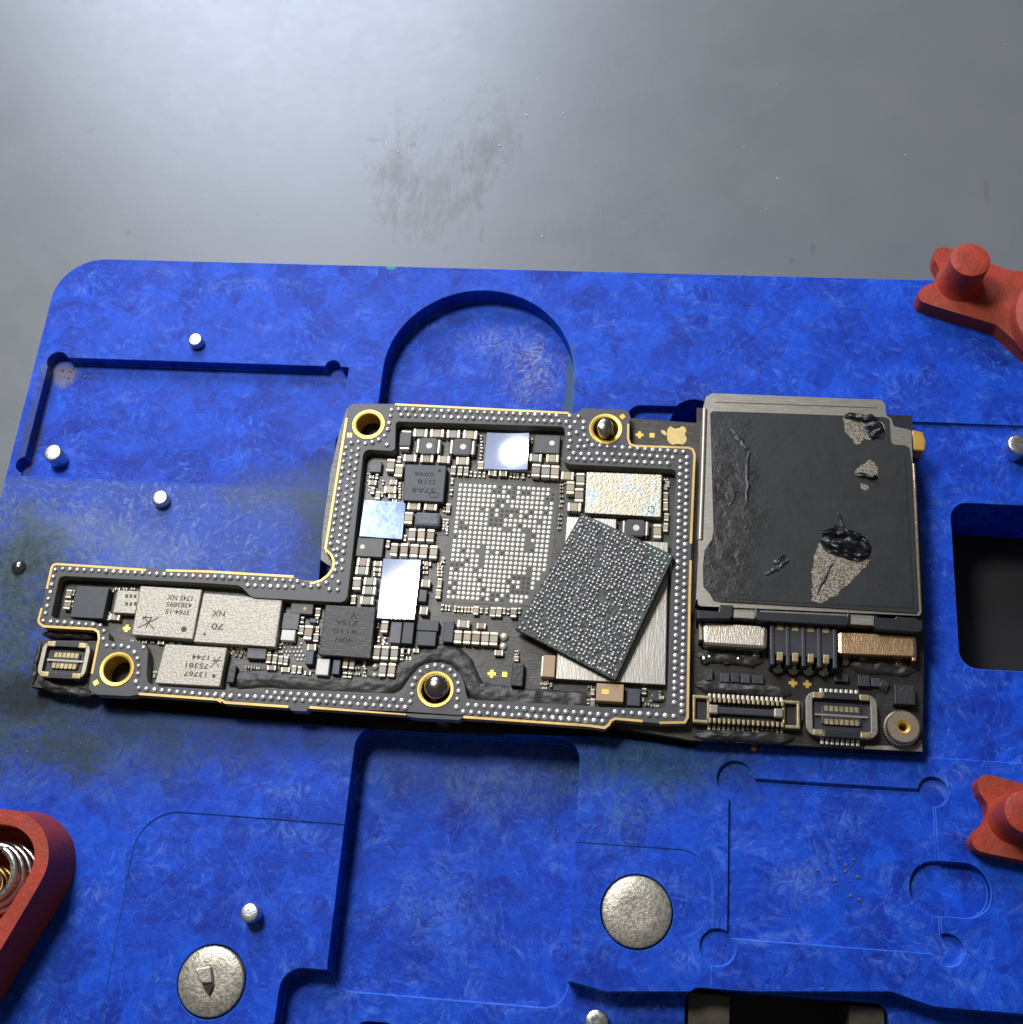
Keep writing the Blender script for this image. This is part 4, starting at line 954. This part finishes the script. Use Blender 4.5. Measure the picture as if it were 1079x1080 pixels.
# ---- board connector with two rows of gold leads
z = ZP + .075; q = U(*P(8, 268, 600), z); s8 = 3.996
Wc, Hc = size_at(*P(8, 268, 600), z, 430 / s8, 130 / s8)
con = MB().box(q[0] - Wc * .37, q[0] + Wc * .37, q[1] - Hc * .42, q[1] + Hc * .42, ZP, ZP + .035).build('board_connector', M['plastic'], LB, bevel=.004)
con['label'] = 'long black connector with gold leads in two rows'
MB().box(q[0] - Wc * .36, q[0] + Wc * .36, q[1] - Hc * .12, q[1] + Hc * .12, ZP + .03, z - .01).build('tongue', M['plasticg'], con, bevel=.008)
for s in (-1, 1):
    MB().box(q[0] - Wc * .38, q[0] + Wc * .38, q[1] + s * Hc * .34 - Hc * .05, q[1] + s * Hc * .34 + Hc * .05, ZP + .003, z).build('shell_wall', M['plastic'], con, bevel=.004)
    for k in range(16):
        x = q[0] - Wc * .355 + k * Wc * .71 / 15
        MB().box(x - .009, x + .009, q[1] + s * Hc * .34 - Hc * .11, q[1] + s * Hc * .34 + Hc * .062, ZP + .02, z + .003).build('contact', M['palegold'], con, bevel=.004)
        MB().box(x - .009, x + .009, q[1] + s * Hc * .52 - Hc * .09, q[1] + s * Hc * .52 + Hc * .07, ZP, ZP + .02).build('lead', M['tin'], con, bevel=.004)
    x = q[0] + s * Wc * .44
    MB().prism([(x - .05, q[1] - Hc * .46), (x + .055, q[1] - Hc * .46), (x + .055, q[1] + Hc * .46), (x - .055, q[1] + Hc * .46)], ZP, z - .012,
               [[(x - .034, q[1] - Hc * .34), (x + .034, q[1] - Hc * .34), (x + .034, q[1] + Hc * .34), (x - .034, q[1] + Hc * .34)][::-1]]).build('end_cap', M['palegold'], con, bevel=.007)
    MB().box(x - .036, x + .036, q[1] - Hc * .35, q[1] + Hc * .35, ZP, ZP + .03).build('end_block', M['plastic'], con)
    MB().box(x - s * .075 - .03, x - s * .075 + .03, q[1] - .03, q[1] + .03, z - .03, z + .004).build('anchor', M['cover'], con, bevel=.01)
# ---- screw post
q = U(*P(8, 930, 665), ZP + .08); R = rad(*P(8, 930, 665), ZP + .08, 76 / s8)
post = MB().lathe(q, [(R, ZP), (R, ZP + .045), (R * .94, ZP + .05), (R * .94, ZP + .072), (R * .88, ZP + .082), (R * .38, ZP + .082), (R * .33, ZP + .07), (R * .33, ZP)], 48, False).build('screw_post', M['postmetal'], LB, 35)
mb = MB()
for k in range(40):
    a = 2 * math.pi * k / 40; mb.prism([(q[0] + R * r_ * math.cos(a + d), q[1] + R * r_ * math.sin(a + d)) for r_, d in ((.96, -.05), (1.05, -.03), (1.05, .03), (.96, .05))], ZP, ZP + .044)
mb.build('knurl', M['cover'], post)
MB().lathe(q, [(R * .32, ZP), (R * .32, ZP + .066), (R * .40, ZP + .084), (R * .24, ZP + .07), (R * .24, ZP)], 32, False).build('thread', M['gold'], post, 35)
# resin and small parts on the card reader board
for pth, w, h in (([(733, 722), (770, 725), (800, 728), (835, 731)], .045, .03), ([(733, 775), (780, 776), (838, 778)], .04, .03), ([(735, 690), (770, 693), (805, 697)], .05, .03), ([(895, 700), (930, 702), (965, 706)], .06, .03), ([(930, 716), (934, 730)], .06, .05), ([(846, 738), (845, 770)], .02, .03)):
    ww = [Vector(U(*p, ZP + .01)) for p in pth]; dd = []
    for i in range(len(ww) - 1):
        n = max(2, int((ww[i + 1] - ww[i]).length / .015)); dd += [ww[i].lerp(ww[i + 1], k / n) for k in range(n)]
    bead(dd + [ww[-1]], w, h, 'underfill_bead', LB, ZP)
for c, x, y, w, h, hz, m in ((8, 937, 530, 88, 82, .07, 'ic_black'), (8, 178, 458, 40, 40, .03, 'ic'), (8, 222, 458, 36, 40, .03, 'ic_black'), (8, 265, 462, 40, 40, .03, 'ic'), (8, 318, 466, 50, 38, .03, 'ic_black'), (8, 110, 445, 36, 50, .035, 'ic_black'), (8, 765, 470, 50, 50, .04, 'ic_black'), (8, 815, 478, 40, 36, .03, 'ic'), (8, 670, 458, 60, 36, .03, 'ic_black')):
    box_chip('chip', c, x, y, w, h, hz, m)
for x, y in ((118, 372), (185, 382), (240, 380), (310, 366), (685, 388), (910, 402), (95, 380), (755, 380)):
    q = U(*P(8, x, y), ZP + .02); MB().dome(q, .034, ZP, .03, 14, 5).build('solder_blob', M['darksteel'], LB, 80)
q0 = U(*P(8, 1003, 765), ZP); lp = UL(PL(8, (770, 745), (985, 745), (998, 720), (1008, 722), (1010, 770), (765, 758)), ZP + .003)
MB().prism(lp[::-1], ZP, ZP + .003).build('bare_corner', M['pcbpale'], LB)
# ---- card reader
cov_px = PL(9, (64, 770), (64, 700), (72, 400), (80, 165), (95, 110), (122, 95), (806, 122), (824, 140), (828, 185), (850, 200), (858, 230), (930, 245), (935, 370), (942, 480), (970, 1000), (62, 960))
cw = UL(cov_px, ZC); rdr = MB().prism(rnd(cw[::-1], .02, 3), ZC - .012, ZC).build('card_reader', M['cover'], LB, bevel=.006)
rdr['label'] = 'steel card reader under a torn black sticker'
# folded side walls
MB().prism(UL(PL(9, (84, 150), (64, 760), (56, 930), (66, 930), (72, 760), (94, 150)), ZC), ZP, ZC - .02).build('side_wall', M['cover'], rdr)
body = UL(PL(9, (110, 130), (925, 200), (945, 990), (80, 955)), ZC - .02)
MB().prism(body[::-1], ZP, ZC - .013).build('inner_body', M['plastic'], rdr)
# raised rim on the left side
MB().tube([U(*P(9, 90, 160), ZC) + (ZC - .012,), U(*P(9, 82, 420), ZC) + (ZC - .012,), U(*P(9, 72, 690), ZC) + (ZC - .012,)], .022, 12).build('rolled_edge', M['cover'], rdr, 60)
MB().tube([U(*P(9, 940, 380), ZC) + (ZC - .014,), U(*P(9, 955, 700), ZC) + (ZC - .014,), U(*P(9, 968, 985), ZC) + (ZC - .014,)], .012, 12).build('rolled_edge', M['bronze'], rdr, 60)
MB().prism(UL(PL(9, (130, 118), (790, 142), (790, 156), (130, 132)), ZC)[::-1], ZC - .004, ZC + .004).build('pressed_rib', M['cover'], rdr, bevel=.003)
st_px = PL(9, (112, 178), (122, 168), (300, 173), (820, 192), (840, 200), (846, 290), (858, 304), (905, 306), (922, 318), (930, 370), (960, 975), (950, 990), (640, 970), (150, 942), (125, 935), (108, 905), (84, 880), (82, 800), (88, 735), (118, 690), (125, 650), (118, 400))
ZS = ZC + .008
stk = MB().prism(rnd(UL(st_px, ZS)[::-1], .012, 3), ZC + .0005, ZS).build('sticker', M['sticker'], rdr, bevel=.003)
# pressed outline inside the sticker and torn places
torn = [PL(9, (652, 200), (665, 180), (712, 172), (750, 185), (812, 215), (822, 240), (800, 275), (770, 285), (735, 280), (725, 300), (708, 308), (690, 285), (660, 245)),
        PL(9, (765, 364), (790, 395), (795, 438), (770, 445), (735, 432), (710, 425), (697, 420), (725, 390)),
        PL(9, (728, 460), (745, 470), (760, 480), (740, 492), (722, 480)),
        PL(9, (548, 705), (600, 700), (760, 775), (745, 800), (690, 855), (610, 925), (565, 945), (524, 942), (528, 800))]
def ragged(pts, amp):
    out = []
    for i in range(len(pts)):
        a = Vector(pts[i]); b = Vector(pts[(i + 1) % len(pts)]); n = max(1, int((b - a).length / .012)); d = (b - a).normalized()
        for k in range(n):
            p = a.lerp(b, k / n); j = mn.noise(Vector((p.x * 30, p.y * 30, 1))) * amp + mn.noise(Vector((p.x * 90, p.y * 90, 2))) * amp * .6
            out.append((p.x - d.y * j, p.y + d.x * j))
    return out
for t in torn:
    MB().prism(ragged(UL(t, ZS)[::-1], .012), ZS - .003, ZS + .0012).build('torn_patch', M['torn'], stk)
def crumple(c, pa, pb, width, hgt, name, seed):
    """folded strip of torn sticker between two pixel points"""
    a = Vector(U(*P(c, *pa), ZS)); b = Vector(U(*P(c, *pb), ZS)); d = (b - a); L = d.length; d.normalize(); n = Vector((-d.y, d.x)); N = 40; K = 24
    vs = []; fs = []
    for i in range(N + 1):
        t = i / N; taper = min(1, 5 * t, 5 * (1 - t)) ** .6
        for k in range(K + 1):
            u = k / K; q = a + d * (L * t) + n * ((u - .5) * width * (taper * .8 + .2))
            q += n * .012 * mn.noise(Vector((t * 6, seed, 0)))
            lw = u * width * 26 + .5 * mn.noise(Vector((t * L * 9, u * 3, seed)))
            rid = 1 - min(1, 2.6 * abs(mn.noise(Vector((t * L * 4.5, lw, seed + 3)))))
            h = hgt * taper * (.25 + .9 * rid + .5 * mn.noise(Vector((q.x * 22, q.y * 22, seed)))) * math.sin(math.pi * u) ** .5 if 0 < u < 1 else 0
            h = max(0, h)
            vs.append((q.x, q.y, ZS + .0005 + h))
    for i in range(N):
        for k in range(K): fs.append((i * (K + 1) + k, (i + 1) * (K + 1) + k, (i + 1) * (K + 1) + k + 1, i * (K + 1) + k + 1))
    return MB().add(vs, fs).build(name, M['plastic'], stk, 80)
crumple(9, (560, 668), (764, 745), .20, .05, 'torn_flap', 3.1); crumple(9, (600, 655), (745, 690), .05, .05, 'torn_flap', 4.4)
crumple(9, (655, 190), (800, 205), .06, .025, 'torn_flap', 7.7); crumple(9, (700, 425), (795, 440), .035, .022, 'torn_flap', 9.2); crumple(9, (375, 795), (425, 760), .07, .012, 'torn_flap', 1.2)
crumple(9, (745, 252), (820, 240), .13, .03, 'torn_flap', 5.5)
crumple(9, (545, 915), (620, 770), .018, .008, 'torn_flap', 2.2); crumple(9, (632, 580), (660, 650), .02, .006, 'torn_flap', 6.1); crumple(9, (195, 240), (268, 330), .035, .008, 'torn_flap', 11.1); crumple(9, (268, 320), (262, 560), .03, .006, 'torn_flap', 12.7); crumple(9, (190, 560), (230, 470), .02, .008, 'torn_flap', 13.3); crumple(9, (330, 835), (420, 790), .03, .008, 'torn_flap', 14.9)
# faint groove line around the sticker
gl = UL(PL(9, (138, 925), (630, 955), (938, 968), (905, 350)), ZS); MB().ribbon(gl, -.004, .004, ZS - .001, ZS + .0015).build('crease', M['plastic'], stk)
# amber stop and metal tab at the upper right
tb = UL(PL(9, (862, 238), (930, 245), (932, 300), (864, 296)), ZC - .02); MB().prism(tb[::-1], ZP, ZC - .02).build('tab', M['silverblock'], rdr, bevel=.006)
tb = UL(PL(9, (930, 240), (978, 252), (990, 290), (985, 330), (935, 325)), ZC - .03); MB().prism(tb[::-1], ZP + .02, ZC - .03).build('end_stop', M['amber'], rdr, bevel=.012)
# front: flange, black latch pieces, spring blocks, contact block
fl = UL(PL(8, (215, 152), (300, 158), (310, 172), (705, 190), (800, 196), (800, 238), (215, 205)), ZC - .012); MB().prism(fl[::-1], ZP + .05, ZC - .014).build('front_flange', M['cover'], rdr, bevel=.004)
def front_piece(pts, z0, z1, mat, name, bevel=.012):
    w = UL(pts, z1); return MB().prism(w[::-1], z0, z1).build(name, M[mat], rdr, bevel=bevel)
front_piece(PL(8, (62, 172), (150, 178), (155, 150), (215, 152), (212, 200), (200, 212), (62, 212)), ZP, ZC + .004, 'plastic', 'latch', .008)
front_piece(PL(8, (305, 162), (322, 162), (324, 178), (690, 196), (692, 184), (708, 186), (706, 225), (690, 242), (320, 220), (302, 205)), ZP, ZC + .006, 'plastic', 'latch', .01)
front_piece(PL(8, (800, 196), (820, 196), (822, 204), (895, 208), (900, 200), (985, 206), (990, 214), (1012, 216), (1012, 258), (998, 268), (820, 256), (798, 240)), ZP, ZC + .003, 'plastic', 'latch', .01)
front_piece(PL(8, (84, 222), (362, 240), (358, 338), (92, 322), (86, 300)), ZP, ZP + .11, 'silverblock', 'spring_block', .022)
front_piece(PL(8, (68, 222), (82, 222), (84, 300), (68, 302)), ZP, ZP + .10, 'cover', 'spring_tab', .006)
front_piece(PL(8, (650, 262), (988, 280), (992, 372), (650, 358)), ZP, ZP + .11, 'bronze', 'spring_block', .022)
front_piece(PL(8, (966, 362), (985, 362), (984, 388), (968, 388)), ZP, ZP + .10, 'bronze', 'spring_tab', .004)
cb = front_piece(PL(8, (368, 232), (640, 248), (640, 345), (640, 380), (368, 362)), ZP, ZP + .125, 'plasticg', 'contact_block', .006)
for k in range(5):
    x = 376 + k * 66; MB().prism(UL(PL(8, (x - 8, 226 + k * 4), (x + 10, 227 + k * 4), (x + 12, 405 + k * 4), (x - 6, 404 + k * 4)), ZP + .13)[::-1], ZP, ZP + .135).build('rib', M['plasticg'], cb, bevel=.006)
for k in range(4):
    x = 408 + k * 65; y = 373 + k * 4
    MB().prism(UL(PL(8, (x - 13, y - 20), (x + 15, y - 19), (x + 13, y + 22), (x - 15, y + 20)), ZP + .10)[::-1], ZP + .02, ZP + .128).build('contact', M['palegold'], cb, bevel=.008)
    q = U(*P(8, x - 6, y + 40), ZP + .03); MB().dome(q, .045, ZP, .05, 16, 6).build('solder_joint', M['darksteel'], cb, 80)
for k in range(4):
    x = 410 + k * 64; MB().prism(UL(PL(8, (x - 12, 236 + k * 4), (x + 14, 237 + k * 4), (x + 14, 258 + k * 4), (x - 12, 257 + k * 4)), ZP + .127)[::-1], ZP + .1, ZP + .1275).build('contact', M['palegold'], cb)

# ================================================================== LOOSE CHIP (upside down, leaning on the parts below)
lc_px = [(613.3, 541, .232), (711, 585.5, .240), (648.9, 717.8, .205), (543.3, 663.3, .187)]
lv = [Vector(U(x, y, z) + (z,)) for x, y, z in lc_px]
LC = thing('loose_chip', 'loose black-green ball grid chip lying upside down and askew on the board', 'chip', (lv[0] + lv[2]) / 2)
BASE[LC.name] = tuple((lv[0] + lv[2]) / 2)
nrm = (lv[1] - lv[0]).cross(lv[3] - lv[0]).normalized()
if nrm.z < 0: nrm = -nrm
TH = .048
dn = -nrm * TH
N_ = 24
vs = [tuple(p) for p in lv] + [tuple(p + dn) for p in lv]
MB().add(vs, [(3, 2, 1, 0), (4, 5, 6, 7), (0, 1, 5, 4), (1, 2, 6, 5), (2, 3, 7, 6), (3, 0, 4, 7)]).build('substrate', M['chipface'], LC, bevel=.004)
def LCp(u, v, h=0.0):
    p = lv[0] * (1 - u) * (1 - v) + lv[1] * u * (1 - v) + lv[2] * u * v + lv[3] * (1 - u) * v
    return p + nrm * h
def gpatch(pts):
    vs = [tuple(LCp(u, v, .0012)) for u, v in pts]; n = len(vs)
    mb = MB().add(vs, [tuple(range(n))]); return mb.build('bare_laminate', M['green'], LC)
gpatch([(.1, .008), (.40, .008), (.37, .03), (.30, .045), (.2, .035)]); gpatch([(.72, .008), (.992, .008), (.992, .10), (.96, .12), (.92, .09), (.84, .085), (.78, .04)])
gpatch([(.992, .42), (.992, .66), (.955, .62), (.96, .5), (.975, .44)]); gpatch([(.28, .992), (.5, .992), (.47, .95), (.38, .93), (.31, .955)])
NU, NV = 25, 33
bl = []
for i in range(NU):
    for j in range(NV):
        u = .035 + .93 * (i + (.5 if 0 else 0)) / (NU - 1); v = .03 + .94 * j / (NV - 1)
        if random.random() < .10 + .10 * (mn.noise(Vector((u * 6, v * 8, 3))) > .15): continue
        # bare channels in the grid
        if abs(u - .33 - .12 * v) < .02 and .12 < v < .34: continue
        if abs(u - .70 + .1 * (v - .6)) < .03 and .53 < v < .67: continue
        if abs(u - .55) < .03 and abs(v - .5) < .03: continue
        bl.append((u + random.uniform(-.008, .008), v + random.uniform(-.006, .006)))
random.shuffle(bl); bl.sort(key=lambda t: -t[1])
bsm = MB().dome((0, 0), .0098, 0, .0115, 10, 4).mesh('solder_ball', [M['solder']], 80)
rotm = nrm.to_track_quat('Z', 'Y').to_euler()
mbx = MB()
for k, (u, v) in enumerate(bl):
    s = random.uniform(.75, 1.15)
    if k < 100:
        o = link(bpy.data.objects.new('solder_ball', bsm), LC); p = LCp(u, v, -.001); o.location = p; o.rotation_euler = rotm; o.scale = (s, s, s)
    else:
        p = LCp(u, v, -.001); mbx.dome((p.x, p.y), .0098 * s, p.z, .0115 * s, 8, 3)
o = mbx.build('solder_dots', M['solder'], LC, 80, recalc=False); o['kind'] = 'stuff'
for (a, b) in (((.72, .985), (.735, .95)), ((.75, .985), (.765, .95)), ((.86, .985), (.865, .955)), ((.88, .985), (.89, .955)), ((.62, .99), (.60, .965))):
    MB().tube([LCp(*a, .001), LCp(*b, .002)], .0025, 6).build('trace_line', M['solder'], LC)

# ================================================================== RED CLAMPS
def fork_clamp(label, loc, rot, scale):
    t = thing('fork_clamp', label, 'clamp', loc, 'red sliding clamps of the fixture', False); t.rotation_euler = (0, 0, rot); t.scale = (scale,) * 3
    hw = .265
    out = [(.06, hw), (-.02, hw * .98), (-.06, hw * .76), (-.03, hw * .48), (.025, hw * .25), (.04, 0), (.025, -hw * .25), (-.03, -hw * .48), (-.06, -hw * .76), (-.02, -hw * .98), (.06, -hw),
           (.55, -hw * .95), (.95, -.46), (1.5, -.46), (1.5, .42), (.95, .36), (.5, hw * .9)]
    b = MB().prism(rnd(out, .05, 4), -.018, .125).build('lever', M['red'], t, bevel=.035, seg=3)
    MB().lathe((.20, .0), [(.172, .12), (.156, .15), (.146, .20), (.141, .30), (.143, .40), (.139, .424), (.128, .43), (.05, .428)], 40).build('knob', M['red'], t, 40)
    MB().lathe((1.02, -.05), [(.42, .12), (.40, .22), (.36, .25), (.26, .25), (.24, .20), (.24, .13)], 48).build('pivot_ring', M['red'], t, 40)
    return t
p1 = U(985, 288, .15)
fork_clamp('red forked clamp with a round knob over the far edge of the plate', (p1[0], p1[1], .02), math.radians(-20), .93)
p2 = U(1036, 857, .12)
fork_clamp('red forked clamp on the near right of the plate beside the oval pocket', (p2[0], p2[1], .02), math.radians(-9), .86)
# big rounded clamp with springs at the near left
ZK = .36
def chaikin(p, n=3):
    for _ in range(n):
        p = [q for i in range(len(p)) for q in ((p[i][0] * .75 + p[(i + 1) % len(p)][0] * .25, p[i][1] * .75 + p[(i + 1) % len(p)][1] * .25), (p[i][0] * .25 + p[(i + 1) % len(p)][0] * .75, p[i][1] * .25 + p[(i + 1) % len(p)][1] * .75))]
    return p
tc_top = PL(14, (-160, 215), (0, 218), (65, 228), (112, 252), (148, 305), (155, 355), (150, 405), (128, 452), (0, 668), (-120, 860), (-420, 700))
tc_bot = PL(14, (-160, 215), (40, 228), (120, 228), (170, 245), (222, 295), (240, 350), (240, 410), (222, 470), (75, 710), (-40, 900), (-420, 700))
hole = PL(14, (-100, 268), (0, 265), (55, 275), (95, 308), (110, 345), (108, 390), (92, 430), (60, 482), (0, 575), (-80, 640), (-200, 500))
ob = U(20, 930, 0)
SCm = thing('spring_clamp', 'red rounded clamp block with steel and brass springs in its slot', 'clamp', (ob[0] - .3, ob[1], 0))
W1 = chaikin(UL(tc_top, ZK)); W0 = chaikin(UL(tc_bot, 0)); W2 = chaikin(UL(hole, ZK))
mb = MB().prism(W1, .004, ZK, [W2]); nW, nH = len(W1), len(W2); tot = nW + nH
for i in range(nW): mb.v[tot + i] = (W0[i][0], W0[i][1], .004)
for i in range(nW):
    # the flank steps in two: a low foot and a steep wall
    pass
mb.build('clamp_body', M['red'], SCm, 40, bevel=.015, seg=3)
MB().prism([(x, y) for x, y in W2][::-1], .004, .1).build('slot_floor', M['red'], SCm)
def spring(c, z0, z1, r0, turns, wire, mat, tilt, r1=None):
    path = []
    for k in range(int(turns * 28) + 1):
        a = 2 * math.pi * k / 28; t = k / (turns * 28); r = r0 + ((r1 or r0) - r0) * t
        path.append((c[0] + r * math.cos(a) + tilt[0] * t, c[1] + r * math.sin(a) + tilt[1] * t, z0 + (z1 - z0) * t))
    MB().tube(path, wire, 10).build('spring', M[mat], SCm, 80)
sc = U(0, 926, .2); spring(sc, .13, .31, .205, 3.2, .026, 'steel', (-.02, .02), .15)
sc2 = U(-6, 934, .2); spring(sc2, .16, .36, .10, 3.5, .024, 'brass', (-.02, .0), .075)

# ================================================================== BITS OF DEBRIS
mb = MB(); rr = random.Random(3)
def crumbs(px0, px1, n, z, smin, smax):
    for _ in range(n):
        x = rr.uniform(px0[0], px1[0]); y = rr.uniform(px0[1], px1[1]); q = U(x, y, z); s = rr.uniform(smin, smax)
        a = rr.uniform(0, 3); mb.prism([(q[0] + s * math.cos(a + k * 1.256) * rr.uniform(.5, 1.3), q[1] + s * math.sin(a + k * 1.256) * rr.uniform(.5, 1.3)) for k in range(5)], z - .002, z + s * .7)
crumbs((850, 905), (915, 950), 14, -.032, .004, .012); crumbs((100, 550), (330, 590), 14, 0, .003, .008); crumbs((20, 735), (100, 800), 16, 0, .003, .009); crumbs((300, 860), (600, 1000), 10, -.2, .003, .006); crumbs((100, 860), (340, 1000), 10, -.01, .003, .006)
crumbs((640, 300), (960, 420), 16, 0, .003, .007); crumbs((90, 300), (380, 340), 12, 0, .003, .007); crumbs((780, 840), (980, 990), 14, -.032, .003, .006); crumbs((60, 388), (100, 400), 12, -.1, .004, .012)
o = mb.build('dust', M['wear']); tag(o, 'grey crumbs and dust scattered over the blue plate', 'dust', kind='stuff')
mb = MB()
crumbs((420, 80), (600, 262), 9, ZT, .004, .010); crumbs((0, 20), (1079, 265), 10, ZT, .003, .007)
o = mb.build('table_dust', simple('pale_dust', (.55, .56, .56), .6)); tag(o, 'pale specks scattered on the grey table behind the fixture', 'dust', kind='stuff')
q = U(795, 789, .01); o = MB().dome(q, .022, -.002, .025, 14, 5).build('solder_bead', M['copper'], None, 80)
tag(o, 'tiny coppery bead on blue plate just below the board', 'bead')

# ================================================================== CAMERA
cam = bpy.data.cameras.new('camera'); co = bpy.data.objects.new('camera', cam); COL.objects.link(co)
R3 = FLIP @ MR.T
rm = Matrix(((R3[0][0], -R3[0][1], -R3[0][2]), (R3[1][0], -R3[1][1], -R3[1][2]), (R3[2][0], -R3[2][1], -R3[2][2])))
co.matrix_world = Matrix.Translation(Vector(CAM)) @ rm.to_4x4()
cam.sensor_width = 36; cam.sensor_fit = 'HORIZONTAL'; cam.lens = F / 1079 * 36; cam.clip_start = .05; cam.clip_end = 500
cam.dof.use_dof = True; cam.dof.focus_distance = DIST - .1; cam.dof.aperture_fstop = 11.0
cam.lens_unit = 'MILLIMETERS'
SC.camera = co
# ================================================================== LIGHT
w = bpy.data.worlds.new('World'); SC.world = w; w.use_nodes = True
nt = w.node_tree; bg = nt.nodes['Background']
bg.inputs[0].default_value = (.95, .94, .88, 1); bg.inputs[1].default_value = .105
def area(name, loc, target, size, power, color, shape='DISK'):
    l = bpy.data.lights.new(name, 'AREA'); l.shape = shape; l.size = size; l.energy = power; l.color = color
    o = bpy.data.objects.new(name, l); COL.objects.link(o); o.location = loc
    o.rotation_euler = (Vector(target) - Vector(loc)).to_track_quat('-Z', 'Y').to_euler(); return o
key_dir = Vector((-.37, .38, 1)).normalized()
area('bench_lamp', key_dir * 16, (0, 0, 0), 4.0, 2150, (1.0, .975, .94))
# ceiling light mirrored in the table top
d = Vector(ray(300, -60)).normalized(); hit = Vector(U(300, -60, ZT) + (ZT,)); rf = Vector((d.x, d.y, -d.z))
area('ceiling_light', hit + rf * 32, hit, 17, 13000, (.71, .79, 1.0))
def setup_view():
    v = SC.view_settings
    SC.display_settings.display_device = 'sRGB'
    v.view_transform = 'Standard'; v.look = 'None'; v.exposure = 0; v.gamma = 1; v.use_curve_mapping = False
setup_view()
SC.render.engine = 'CYCLES'
SC.cycles.use_denoising = True
SC.cycles.max_bounces = 6
SC.cycles.use_adaptive_sampling = True
